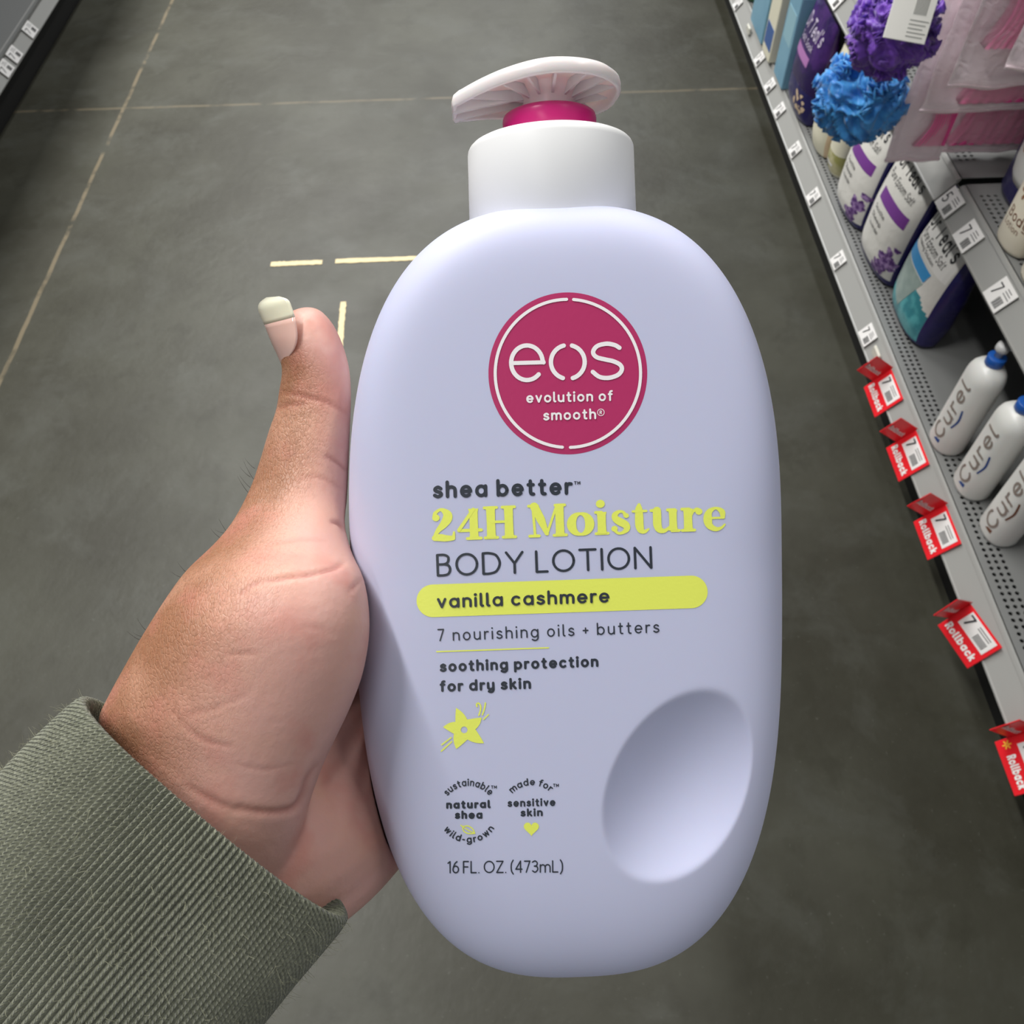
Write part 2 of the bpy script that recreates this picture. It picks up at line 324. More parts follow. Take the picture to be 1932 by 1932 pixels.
obj('back_panel', *box(1.25, 1.27, -.3, 5.5, 0, 1.9), M_back, g, False, world=True)
ZU = .445
for (ya, yb) in ((-.3, 1.345), (1.365, 5.5)):
    V, Fc = perforated(XU + SL + .006, 1.25, ya, yb, ZU + .046, XU + .045, 3, .0125, .0038, max(ya + .05, .6), min(yb - .03, 2.4))
    s = obj('shelf', V, Fc, M_deck, g, False, world=True)
    obj('price_rail', *rail(XU, ya, yb, ZU, ZU + .042, 1), M_metal, g, False, world=True)
    obj('shelf_bracket', *join([box(XU + .04, 1.25, yb - .012, yb - .009, ZU - .002, ZU + .04)])[:2], M_metal, g, False, world=True)
obj('shelf', *box(XU + .01, 1.25, -.3, 5.5, 1.05, 1.09), M_metal, g, False, world=True)
obj('shelf', *box(XU + .05, 1.25, -.3, 5.5, 1.6, 1.63), M_metal, g, False, world=True)
gl = thing('shelving_unit', 'grey steel shelving whose corner shows at the top left of the aisle', 'shelving', (-1.7, 2.5, 0))
XL = -1.472
obj('kick_plate', *box(-1.95, XL - .05, -.3, 6.5, 0, .150), M_dark, gl, False, world=True)
obj('deck', *box(-1.95, XL - .02, -.3, 6.5, .150, .156), M_deck, gl, False, world=True)
obj('price_rail', *rail(XL, -.3, 6.5, .112, .154, -1), M_metal, gl, False, world=True)
obj('back_panel', *box(-1.97, -1.95, -.3, 6.5, 0, 2.0), M_back, gl, False, world=True)
for z in (.6, 1.1, 1.6, 2.0): obj('shelf', *box(-1.95, XL, -.3, 6.5, z, z + .03), M_metal, gl, False, world=True)
# floor tape
def tape(name, pts, w, label):
    P3 = [on_z(*p, 0) for p in pts]; a, b = P3[0][:2], P3[1][:2]; n = 24; d = b - a; Ln = np.linalg.norm(d); nn = np.array([-d[1], d[0]]) / Ln; V = []; c = (a + b) / 2
    for i in range(n + 1):
        for s in (-1, 1):
            p = a + d * i / n + nn * s * (w / 2 + rng.normal(0, w * .05)) - c
            V += [(p[0], p[1], 0.0002), (p[0], p[1], .0012)]
    Fc = []
    for i in range(n):
        k = 4 * i; Fc += [(k, k + 4, k + 5, k + 1), (k + 2, k + 3, k + 7, k + 6), (k + 1, k + 5, k + 7, k + 3)]
    Fc += [(0, 1, 3, 2), (4 * n, 4 * n + 2, 4 * n + 3, 4 * n + 1)]
    o = obj(name, V, Fc, M_tape, smooth=False); o.location = (c[0], c[1], 0); tag(o, label, 'tape')
tape('tape_strip', [(511, 499), (608, 495)], .018, 'short pale yellow tape strip on the floor, the leftmost piece')
tape('tape_strip', [(633, 493), (830, 486)], .017, 'pale yellow tape strip on the floor running in behind the lavender bottle')
tape('tape_strip', [(648, 570), (640, 665)], .014, 'pale tape strip pointing down the floor right above the thumb')
# ------------------------------------------------------------------ generic prints on shelf goods (local frame: x right, z up, front = -y)
def print_text(par, name, s, x0, z0, width, h, w, surf, m, off=.0006, rot=0, slant=0, gap=.2):
    st, tw = text2d(s, h, w, gap); k = width / tw; ca, sa = math.cos(rot), math.sin(rot)
    def place(v, ly):
        u = v[:, 0] * k + v[:, 1] * slant; q = v[:, 1]; xx = x0 + u * ca - q * sa; zz = z0 + u * sa + q * ca
        return np.stack([xx, [-surf(a, b) - off - ly * 6e-5 for a, b in zip(xx, zz)], zz], 1)
    return obj(name, *layer(st, place), m, par, False)
def decal(par, name, poly, surf, m, off=.0004, n=14):
    """patch: poly = 4 corners (x,z) bl,br,tr,tl"""
    bl, br, tr, tl = [np.array(p, float) for p in poly]; V = []
    for j in range(n + 1):
        for i in range(n + 1):
            u, v = i / n, j / n; p = bl * (1 - u) * (1 - v) + br * u * (1 - v) + tr * u * v + tl * (1 - u) * v
            V.append((p[0], -surf(*p) - off, p[1]))
    Fc = [(j * (n + 1) + i, j * (n + 1) + i + 1, (j + 1) * (n + 1) + i + 1, (j + 1) * (n + 1) + i) for j in range(n) for i in range(n)]
    return obj(name, V, Fc, m, par, False)
flat = lambda y: (lambda a, b: -y)
def price_tag(px, py, xf, label, rz=-math.pi / 2, w=.046, h=.034, digit='7', group=None, tilt=0):
    sgn = 1 if xf > 0 else -1; c = on_x(px, py, xf + sgn * SL / 2); zc = (ZU if xf > .78 else ZR0) + .0215
    t = thing('price_tag', label, 'price tag', group=group, M=Matrix.Translation((xf + sgn * (SL / 2 - .003), c[1], zc)) @ Matrix.Rotation(rz, 4, 'Z') @ Matrix.Rotation(TILT, 4, 'X'))
    obj('card', *box(-w / 2, w / 2, -.0012, 0, -h / 2, h / 2), M_card, t, False)
    parts = []
    x = -w * .42
    for q in range(9):
        bw = (.0006, .0012, .0009)[q % 3]; parts.append(box(w * .05 + q * .0019, w * .05 + q * .0019 + bw, -.0016, -.0011, -h * .4, -h * .02))
    for q in range(3): parts.append(box(w * .02, w * .42 - q * .003, -.0016, -.0011, h * (.1 + .11 * q), h * (.1 + .11 * q) + .0012))
    obj('barcode', *join(parts)[:2], M_print, t, False)
    print_text(t, 'price', digit, -w * .4, -h * .22, w * .26, h * .5, .0022, flat(-.0014), M_print)
    return t
T = [((1349, -4), 'at the top edge of the picture'), ((1386, 48), 'second from the top edge'), ((1428, 143), 'just past the clear clip'),
     ((1448, 190), 'at the foot of the dark purple bag'), ((1467, 232), 'beside the cream bag'), ((1496, 305), 'left of the cream pouch'),
     ((1531, 391), 'left of the further lavender bag'), ((1580, 503), 'left of the nearer lavender bag'), ((1640, 632), 'just above the furthest red tag')]
for i, ((px, py), w_) in enumerate(T): price_tag(px, py, XR - .001, 'small white price tag on the bottom rail, ' + w_, w=.040 if i < 8 else .046, group='white price tags on the bottom rail')
for (px, py), w_ in (((1578, 18), 'above the dark purple bag'), ((1797, 378), 'just below the pink bags'), ((1822, 462), 'next to the gap between shelf sections'), ((1882, 572), 'nearest the white lotion bottles')):
    price_tag(px, py, XU - .001, 'white price tag on the upper rail, ' + w_, w=.052, h=.042, group='white price tags on the upper rail', digit='7' if py > 400 else '5')
for (px, py), w_ in (((12, 76), 'the lower one'), ((42, 28), 'the upper one'), ((0, 112), 'cut by the picture edge')):
    price_tag(px, py, XL + .001, 'white price tag on the left rail, ' + w_, rz=math.pi / 2, w=.06, h=.038, group='white price tags on the left rail')
# red flag tags
def rollback(px, py, label, skew=0, logo=False, w=.085, fl=True):
    c = on_x(px, py, XR + .008); t = thing('sale_tag', label, 'sale tag', group='red sale tags on the bottom rail', M=Matrix.Translation((XR + .005 - abs(skew) * .045, c[1], ZR0 + .012)) @ Matrix.Rotation(-math.pi / 2 + skew, 4, 'Z') @ Matrix.Rotation(TILT, 4, 'X'))
    h0, h1 = -.036, .030
    obj('tag_panel', *box(-w / 2, w / 2, -.002, 0, h0, h1, .0008), M_red, t, False)
    obj('price_card', *box(-w * .34, w * .42, -.0028, -.0018, -.004, .026), M_card, t, False)
    pr = [box(w * .06 + q * .0028, w * .06 + q * .0028 + .0013, -.0033, -.0027, .0, .012) for q in range(9)] + [box(-w * .02, w * .32, -.0033, -.0027, .016 + .004 * q, .0172 + .004 * q) for q in range(2)]
    obj('barcode', *join(pr)[:2], M_print, t, False)
    print_text(t, 'price', '7', -w * .30, .003, .013, .02, .003, flat(-.003), M_print)
    x0 = -w * .42 + (.02 if logo else 0)
    print_text(t, 'lettering', 'Rollback', x0, -.026, w * .42 - x0, .0145, .0034, flat(-.0022), M_white, gap=.12)
    if logo:
        o = []
        for k in range(6):
            a = k * math.pi / 3 + .5; o.append(ribbon(L((.0022 * math.cos(a), .0022 * math.sin(a)), (.0062 * math.cos(a), .0062 * math.sin(a))), .0022))
        V, Fc = layer(o, lambda v, ly: np.stack([v[:, 0] - w * .38, np.full(len(v), -.0024), v[:, 1] - .019], 1)); obj('spark_mark', V, Fc, mat('yellow_spark', srgb(250, 190, 60), .5), t, False)
    if fl:   # folded flag standing out into the aisle at the far side
        fg = obj('flag', *box(-w / 2 - .002, -w / 2, -.055, .001, h0 + .022, h1 + .004, .0008), M_red, t, False)
        st, tw = text2d('Rollback', .011, .0024, .12); k = .044 / tw
        V, Fc = layer(st, lambda v, ly: np.stack([np.full(len(v), -w / 2 + .0006), -.051 + v[:, 0] * k, v[:, 1] + .002], 1)); obj('flag_lettering', V, Fc, M_white, fg, False)
    return t
for (px, py, lb, sk, lg) in ((1668, 748, 'furthest red sale tag, left of the perforated deck above the white bottles', 0, 0), (1716, 862, 'second red sale tag from the back, beside the furthest white bottle', 0, 0),
        (1772, 1006, 'middle red sale tag, under the front white bottle', 0, 0), (1866, 1180, 'red sale tag with a bent flag beside the punched holes', .28, 0), (1932, 1445, 'nearest red sale tag with a yellow spark mark, cut by the picture edge', 0, 1)):
    rollback(px, py, lb, sk, bool(lg))
# ------------------------------------------------------------------ shelf goods
def wob(seed, f, amp):
    r = np.random.default_rng(seed); Dn = r.normal(size=(7, 3)) * f; ph = r.uniform(0, 6.28, 7)
    return lambda P: amp * np.sin(P @ Dn.T + ph).mean(1) * 1.6
def pouch(par, name, Wd, Dd, H, mats, zone=None, n=2.6, top=.006, base=.72, crinkle=.0014, seed=1, ridge=.02):
    """pillow bag standing on z=0; returns surf(x,z)"""
    def dep(z):
        t = np.clip(z / H, 0, 1); lo = base + (1 - base) * np.sin(np.minimum(t / .18, 1) * np.pi / 2)
        up = np.where(t > .35, np.cos(np.clip((t - .35) / .65, 0, 1) * np.pi / 2) ** .8, 1.0); return (Dd / 2) * lo * up + top / 2
    def hw(z):
        t = np.clip(z / H, 0, 1); return Wd / 2 * (.955 + .045 * np.sin(t * np.pi) + .02 * (t > .9))
    def surf(x, z):
        s = min(abs(x) / float(hw(z)), .999); return float(dep(z)) * (1 - s ** n) ** (1 / n)
    cf = wob(seed, 60, crinkle); th = np.linspace(0, 2 * np.pi, 73)[:-1]; zs = H * np.concatenate([[0], np.linspace(.012, 1, 44)])
    R = []
    for k, z in enumerate(zs):
        c, s = np.cos(th), np.sin(th); rho = (np.abs(c) ** n + np.abs(s) ** n) ** (1 / n); f = .93 if k == 0 else 1
        P = np.stack([float(hw(z)) * c / rho * f, float(dep(z)) * s / rho * f, np.full(len(th), z)], 1)
        back = np.clip(np.sin(th), 0, 1) + (np.abs(np.cos(th)) > .93) * .6
        P[:, 1] += cf(P) * back; P[:, 0] += cf(P + 3) * back; R.append(P)
    V, Fc = rings(R, True, True); mi = [0] * len(Fc)
    if zone:
        for i, f in enumerate(Fc):
            c = V[list(f)].mean(0); mi[i] = zone(c[0] / float(hw(c[2])), c[1] / (Dd / 2), c[2] / H)
    obj(name, V, Fc, mats, par, True, mi); return surf
def put(px, py, dx, z=DECK + .0012): p = on_z(px, py, z); return (p[0] + dx, p[1], z)
RZ = -math.pi / 2
M_navy = mat('navy_bag_film', srgb(38, 34, 92), .28, .5, bump=(60, .5, .004)); M_bagw = mat('white_bag_film', srgb(222, 220, 214), .3, .5, bump=(50, .45, .004))
M_teal = mat('teal_bag_film', srgb(58, 140, 152), .28, .5, bump=(60, .4, .003), var=(30, srgb(90, 175, 182), .45, .6)); M_pane = mat('misty_green_label', srgb(146, 164, 160), .4, var=(40, srgb(166, 182, 176), .4, .7))
M_skyb = mat('bright_blue_label', srgb(60, 148, 208), .35); M_purp = mat('purple_label', srgb(120, 62, 146), .35); M_lav = mat('lavender_flower_print', srgb(88, 52, 118), .5, var=(90, srgb(170, 140, 190), .45, .62))
M_lblue = mat('light_blue_carton', srgb(128, 172, 194), .45, var=(12, srgb(112, 158, 184), .4, .7)); M_cream = mat('cream_carton', srgb(226, 222, 200), .5); M_blue = mat('mid_blue_print', srgb(64, 98, 158), .4)
M_silver = mat('silver_lettering', srgb(196, 186, 206), .3); M_dpurp = mat('dark_purple_film', srgb(44, 30, 80), .25, bump=(60, .5, .004), var=(14, srgb(72, 42, 108), .45, .6))
M_pinkp = mat('pink_print', srgb(176, 120, 180), .4); M_gold = mat('cream_flower_print', srgb(214, 190, 160), .5)
# teal epsom bag
p = on_z(1690, 610, DECK)
def salt_bag(px, py, label, kind, Wd=.19, H=.265, Dd=.085, seed=1, turn=0, lean=0):
    q = on_z(px, py, DECK + .0012); Mx = Matrix.Translation((q[0] + Dd / 2 - .012, q[1], DECK + .0016 + Dd / 2 * math.sin(lean))) @ Matrix.Rotation(RZ + turn, 4, 'Z') @ Matrix.Rotation(-lean, 4, 'X')
    t = thing('salt_bag', label, 'bag', M=Mx, group='bags of bath salt on the bottom shelf')
    hwW = Wd / 2
    if kind == 'teal':
        zone = lambda x, y, z: 1 if (abs(x) > .9 or y > .1 or z < .035) else (2 if z < .34 + .05 * math.sin(5 * x) else (3 if z > .86 and x > .1 else 0))
        s = pouch(t, 'bag_body', Wd, Dd, H, [M_bagw, M_navy, M_teal, M_skyb], zone, seed=seed)
        decal(t, 'front_label', [(-hwW * .78, H * .22), (hwW * -.1, H * .12), (hwW * .38, H * .46), (-hwW * .84, H * .46)], s, M_pane)
        decal(t, 'blue_label', [(-hwW * .80, H * .47), (hwW * .36, H * .47), (hwW * .44, H * .56), (-hwW * .86, H * .56)], s, M_skyb, .0007)
        decal(t, 'name_panel', [(-hwW * .84, H * .585), (hwW * .84, H * .585), (hwW * .84, H * .86), (-hwW * .84, H * .86)], s, mat('white_name_panel', srgb(236, 234, 230), .4), .0005)
        print_text(t, 'brand_lettering', "Dr Teal's", -hwW * .74, H * .725, Wd * .72, .034, .005, s, M_print, .001)
        print_text(t, 'product_lettering', 'Pure Epsom Salt', -hwW * .74, H * .645, Wd * .66, .017, .0017, s, M_print, .001, slant=.2)
        print_text(t, 'product_lettering', 'Soaking Solution', -hwW * .7, H * .60, Wd * .5, .008, .0009, s, M_print, .001)
    elif kind == 'lav':
        zone = lambda x, y, z: 1 if (y > .1 or z < .06 or abs(x) > .94) else 0
        s = pouch(t, 'bag_body', Wd, Dd, H, [M_bagw, M_navy], zone, seed=seed)
        decal(t, 'purple_label', [(-hwW * .55, H * .52), (hwW * .78, H * .52), (hwW * .78, H * .62), (-hwW * .55, H * .62)], s, M_purp, .0006)
        print_text(t, 'brand_lettering', "Dr Teal's", -hwW * .6, H * .80, Wd * .62, .028, .004, s, M_print, .001)
        print_text(t, 'product_lettering', 'Pure Epsom Salt', -hwW * .7, H * .70, Wd * .66, .016, .0016, s, M_print, .001, slant=.2)
        for k in range(3): print_text(t, 'product_lettering', ('Soothe', 'Sleep', 'Lavender')[k], -hwW * .5, H * (.44 - .07 * k), Wd * .3, .010, .0011, s, M_print, .001)
        st = []; r = np.random.default_rng(seed)
        for k in range(46):
            a = r.uniform(0, 1); cx = hwW * (.88 - .75 * a * r.uniform(.2, 1)); cz = H * (.07 + .36 * (1 - a) * r.uniform(.3, 1) * (1 if cx > 0 else .6)); rr = r.uniform(.004, .009); ph = r.uniform(0, 3)
            tt = np.linspace(0, 2 * np.pi, 13)[:-1]; st.append((np.stack([cx + rr * np.cos(tt) * (1 + .3 * np.sin(3 * tt + ph)), cz + rr * np.sin(tt) * (1 + .3 * np.cos(2 * tt + ph))], 1), [tuple(range(12))]))
        V, Fc = layer(st, lambda v, ly: np.stack([v[:, 0], [-s(a, b) - .0007 - ly * 6e-5 for a, b in v], v[:, 1]], 1)); obj('lavender_print', V, Fc, M_lav, t, False)
    elif kind == 'dark':
        s = pouch(t, 'bag_body', Wd, Dd, H, [M_dpurp, M_navy], lambda x, y, z: 1 if z < .3 else 0, seed=seed)
        print_text(t, 'brand_lettering', "Dr Teal's", -hwW * .7, H * .72, Wd * .68, .036, .0052, s, M_silver, .001, slant=.15)
        print_text(t, 'product_lettering', 'Salt Soak', -hwW * .6, H * .63, Wd * .5, .016, .002, s, M_silver, .001)
        decal(t, 'pink_label', [(-hwW * .7, H * .50), (hwW * .45, H * .50), (hwW * .45, H * .585), (-hwW * .7, H * .585)], s, M_pinkp, .0006)
        st = []; r = np.random.default_rng(3)
        for k in range(16):
            cx, cz, rr = r.uniform(.2, .8) * hwW, H * r.uniform(.1, .28), r.uniform(.003, .008); tt = np.linspace(0, 2 * np.pi, 11)[:-1]
            st.append((np.stack([cx + rr * np.cos(tt) * (1 + .4 * np.sin(3 * tt)), cz + rr * np.sin(tt)], 1), [tuple(range(10))]))
        V, Fc = layer(st, lambda v, ly: np.stack([v[:, 0], [-s(a, b) - .0007 - ly * 6e-5 for a, b in v], v[:, 1]], 1)); obj('flower_print', V, Fc, M_gold, t, False)
    elif kind == 'cream':
        s = pouch(t, 'bag_body', Wd, Dd, H, [M_cream, M_gold], lambda x, y, z: 1 if abs(x) > .9 else 0, seed=seed)
        decal(t, 'white_label', [(-hwW * .6, H * .30), (hwW * .7, H * .30), (hwW * .7, H * .52), (-hwW * .6, H * .52)], s, M_card, .0006)
        decal(t, 'blue_label', [(-hwW * .6, H * .53), (hwW * .8, H * .53), (hwW * .8, H * .66), (-hwW * .6, H * .66)], s, M_blue, .0006)
    else:
        s = pouch(t, 'bag_body', Wd, Dd, H, [M_cream, mat('olive_window_film', srgb(160, 158, 96), .25, var=(30, srgb(196, 190, 150), .4, .6))], lambda x, y, z: 1 if .03 < z < .24 and y < .2 else 0, seed=seed)
        decal(t, 'silver_band', [(-hwW * .6, H * .10), (hwW * .5, H * .10), (hwW * .5, H * .13), (-hwW * .6, H * .13)], s, M_card, .0006)
    return t
salt_bag(1694, 606, 'teal and white salt bag with navy side, nearest of the standing bags', 'teal', .185, .262, .09, 4, 0, .06)
salt_bag(1638, 497, 'white salt bag with purple label and lavender print, directly behind the teal one', 'lav', .185, .262, .085, 8, .06, .04)
salt_bag(1590, 400, 'white lavender salt bag under the blue mesh sponge, the further of the two', 'lav', .17, .255, .085, 15, .05, .03)
salt_bag(1568, 322, 'slim cream pouch with an olive green window at its foot', 'olive', .085, .235, .07, 21)
salt_bag(1540, 278, 'cream bag with a white and blue label behind the cream pouch', 'cream', .12, .25, .07, 22)
salt_bag(1497, 205, 'dark purple salt bag with silver script and pink label', 'dark', .20, .262, .08, 30)
def carton(px, py, wy, dx, h, m, label, deco=None):
    q = on_z(px, py, DECK + .0012); t = thing('carton', label, 'box', (q[0] + dx / 2, q[1], DECK + .0014), RZ, 'cartons at the far end of the bottom shelf')
    obj('box_body', *box(-wy / 2, wy / 2, -dx / 2, dx / 2, 0, h, .002), m, t, False)
    if deco: deco(t, wy, dx, h)
    return t
def d1(t, w, d, h):
    obj('printed_panel', *box(-w * .42, w * .42, -d / 2 - .0006, -d / 2, h * .1, h * .34), M_blue, t, False)
    obj('top_print', *join([ribbon3 for ribbon3 in [box(-w * .25, w * .25, -d * .2, d * .2, h, h + .0006)]])[:2], mat('faint_grey_print', srgb(190, 190, 170), .5), t, False)
def d2(t, w, d, h):
    obj('side_panel', *box(-w * .5 - .0006, -w * .5, -d * .46, d * .46, h * .02, h * .97), mat('deep_blue_panel', srgb(48, 84, 140), .4), t, False)
    obj('printed_panel', *box(-w * .38, w * .38, -d / 2 - .0006, -d / 2, h * .45, h * .8), mat('pale_blue_print', srgb(150, 190, 204), .4), t, False)
carton(1425, 60, .16, .06, .25, M_lblue, 'light blue carton furthest back, cut by the top picture edge')
carton(1443, 105, .09, .09, .25, M_cream, 'tall cream carton with a plain top and blue print', d1)
carton(1466, 152, .10, .075, .235, M_lblue, 'light blue carton with blue side between cream carton and dark purple bag', d2)
q = on_z(1466, 152, DECK); t = thing('blue_cap_tube', 'shiny blue capped tube lying on top of the light blue carton', 'tube', (q[0] + .04, q[1], DECK + .2385), RZ)
V, Fc = lathe([(.004, -.02), (.014, -.02), (.016, -.012), (.016, .012), (.014, .03), (.01, .036), (.003, .038)], 28); V = V[:, [0, 2, 1]]; V[:, 2] += .016
obj('tube_body', V, Fc, mat('glossy_blue_plastic', srgb(96, 122, 196), .2), t)
V, Fc = lathe([(.003, -.036), (.011, -.036), (.012, -.02), (.012, -.019)], 24); V = V[:, [0, 2, 1]]; V[:, 2] += .016
obj('tube_cap', V, Fc, mat('pale_blue_cap', srgb(170, 190, 224), .25), t)
q = on_z(1405, 5, DECK); g_ = thing('green_bottle', 'dark green bottle at the top edge beyond the cartons', 'bottle', (q[0] + .04, q[1] + .02, DECK + .0014))
V, Fc = lathe([(.02, 0), (.032, .003), (.034, .01), (.034, .15), (.028, .17), (.014, .18), (.012, .2), (.002, .2)], 32); obj('bottle_body', V, Fc, mat('green_plastic', srgb(44, 92, 48), .3), g_)
V, Fc = lathe([(.014, .2), (.016, .202), (.016, .225), (.002, .227)], 24); obj('cap', V, Fc, M_dark, g_)
# small rail clips
for (px, py, lb) in ((1403, 108, 'small clear plastic clip on the rail beside the second price tag'), (1664, 648, 'cream plastic tab on the rail in front of the teal salt bag')):
    c = on_x(px, py, XR + .01); o = obj('rail_clip', *box(-.018, .018, -.004, .003, -.012, .010, .003), mat('frosted_clip', srgb(214, 212, 200), .25), smooth=False)
    o.location = (XR + .009, c[1], .142); o.rotation_euler = (0, 0, RZ); tag(o, lb, 'clip')
# white lotion bottles
M_wb = mat('white_bottle_plastic', srgb(228, 228, 224), .35, sss=.08); M_blu = mat('blue_collar_plastic', srgb(34, 92, 178), .35); M_clear = mat('frosted_pump_plastic', srgb(196, 196, 196), .2); M_brownp = mat('grey_brown_print', srgb(140, 128, 120), .5); M_brown = mat('brown_print', srgb(112, 70, 48), .5)
def oval_body(W2, D2, prof, n=56, e=2.4):
    th = np.linspace(0, 2 * np.pi, n + 1)[:-1]; c, s = np.cos(th), np.sin(th); rho = (np.abs(c) ** e + np.abs(s) ** e) ** (1 / e)
    return rings([np.stack([W2 * f * c / rho, D2 * f * s / rho, np.full(n, z)], 1) for f, z in prof], True, True)
def lotion(px, py, label, accent, group='white pump bottles on the bottom shelf', z=DECK + .0014, W2=.036, D2=.030, Hb=.205, body=None, collar=None, dx=0, art=None, pump=True, turn=0, xy=None):
    q = on_z(px, py, z) if xy is None else xy
    t = thing('pump_bottle', label, 'bottle', (q[0] + dx, q[1], z), RZ + turn, group)
    prof = [(.86, 0), (.95, .002), (1, .008), (1.0, Hb * .3), (1, Hb * .62), (1, Hb * .84), (.975, Hb * .885), (.9, Hb * .93), (.76, Hb * .965), (.58, Hb * .987), (.42, Hb), (.36, Hb + .004)]
    V, Fc = oval_body(W2, D2, prof); obj('bottle_body', V, Fc, body or M_wb, t)
    def s(x, zz): a = min(abs(x) / (W2 * .985), .99); return D2 * .99 * (1 - a ** 2.4) ** (1 / 2.4)
    if pump:
        V, Fc = lathe([(.0145, Hb + .001), (.0155, Hb + .002), (.0155, Hb + .017), (.0145, Hb + .018), (.006, Hb + .018)], 32); obj('collar', V, Fc, collar or M_blu, t)
        V, Fc = lathe([(.0065, Hb + .018), (.0065, Hb + .03), (.011, Hb + .031), (.012, Hb + .035), (.011, Hb + .043), (.004, Hb + .045)], 24)
        V2, F2 = box(-.006, .006, .0, .04, Hb + .032, Hb + .042, .002); V, Fc, _ = join([(V, Fc), (V2, F2)]); obj('pump_head', V, Fc, M_clear, t)
    if art: art(t, s, Hb)
    else:
        st, tw = text2d('Curel', .032, .0042, .25); k = Hb * .66 / tw
        def place(v, ly): xx = .020 - v[:, 1]; zz = Hb * .14 + v[:, 0] * k; return np.stack([xx, [-s(a, b) - .0012 - ly * 5e-5 for a, b in zip(xx, zz)], zz], 1)
        obj('brand_lettering', *layer(st, place), M_brownp, t, False)
        P = cr([(.024, Hb * .34), (.028, Hb * .44), (.026, Hb * .56)], 6); V2, F2 = ribbon(P, .0026); V = np.stack([V2[:, 0], [-s(a, b) - .0014 for a, b in V2], V2[:, 1]], 1); obj('swoosh_print', V, F2, accent, t, False)
        decal(t, 'accent_mark', [(.002, Hb * .1), (.018, Hb * .1), (.018, Hb * .14), (.008, Hb * .13)], s, accent, .0008, 8)
    return t
lotion(1766, 835, 'white lotion bottle with blue collar pump, furthest of the three behind the red tags', mat('navy_accent', srgb(40, 74, 140), .4), dx=.018)
lotion(1812, 918, 'white lotion bottle with blue accents, middle of the three on the bottom shelf', bpy.data.materials['navy_accent'], dx=.018)
lotion(1862, 1003, 'white lotion bottle with brown accents, nearest one seen whole', M_brown, dx=.018)
lotion(1932, 1010, 'white bottle with brown print cut off by the right picture edge', M_brown, dx=.03)
# upper shelf goods
ZS = ZU + .0475
M_oat = mat('cream_bottle_plastic', srgb(224, 216, 198), .35, sss=.06)
def oat(t, s, Hb):
    st = []
    for k in range(7):
        a = k * math.tau / 7; st.append(ribbon(cr([(.0, Hb * .52), (.006 * math.cos(a + .5), Hb * .52 + .009 * math.sin(a + .5)), (.013 * math.cos(a), Hb * .52 + .020 * math.sin(a))], 4), .006))
    pl = lambda v, ly: np.stack([v[:, 0], [-s(a, b) - .0005 - ly * 6e-5 for a, b in v], v[:, 1]], 1)
    obj('flower_print', *layer(st, pl), mat('brown_flower_print', srgb(136, 92, 62), .5, var=(120, srgb(196, 160, 130), .5, .65)), t, False)
    obj('product_lettering', *layer([(v * [1, 1] + [-.018, Hb * .24], f) for v, f in text2d('Body', .018, .0022)[0]], pl), M_brown, t, False)
    obj('product_lettering', *layer([(v + [-.018, Hb * .17], f) for v, f in text2d('Lotion'.replace('L', 'L'), .011, .0012)[0]], pl), M_brown, t, False)
lotion(1880, 462, 'cream bottle with brown flower print on the upper shelf above the teal bag', M_brown, 'cream bottles on the upper shelf', z=ZS, W2=.042, D2=.026, body=M_oat, art=oat, dx=.03, pump=True, collar=M_oat)
lotion(1925, 535, 'cream bottle with brown flower print at the right picture edge, nearer one', M_brown, 'cream bottles on the upper shelf', z=ZS, W2=.042, D2=.026, body=M_oat, art=oat, dx=.03, pump=True, collar=M_oat)
q = on_z(1868, 372, ZS); t = thing('navy_gift_pack', 'navy blue pack holding a white bottle, behind the cream bottles', 'package', (q[0] + .05, q[1] - .02, ZS), RZ)
V, Fc = oval_body(.062, .03, [(.9, 0), (1, .01), (1, .15), (.98, .2), (.9, .215), (.6, .22)], e=3); obj('pack_body', V, Fc, M_navy, t)
V, Fc = oval_body(.040, .0105, [(.1, .035), (.6, .037), (.85, .05), (1, .075), (1, .19), (.9, .205), (.3, .21)], e=2.2); V[:, 1] -= .0245; obj('white_bottle', V, Fc, M_wb, t)
print_text(t, 'lettering', 'Oil', -.02, .09, .026, .03, .004, flat(-.0352), mat('tan_print', srgb(170, 120, 80), .5), .0006)
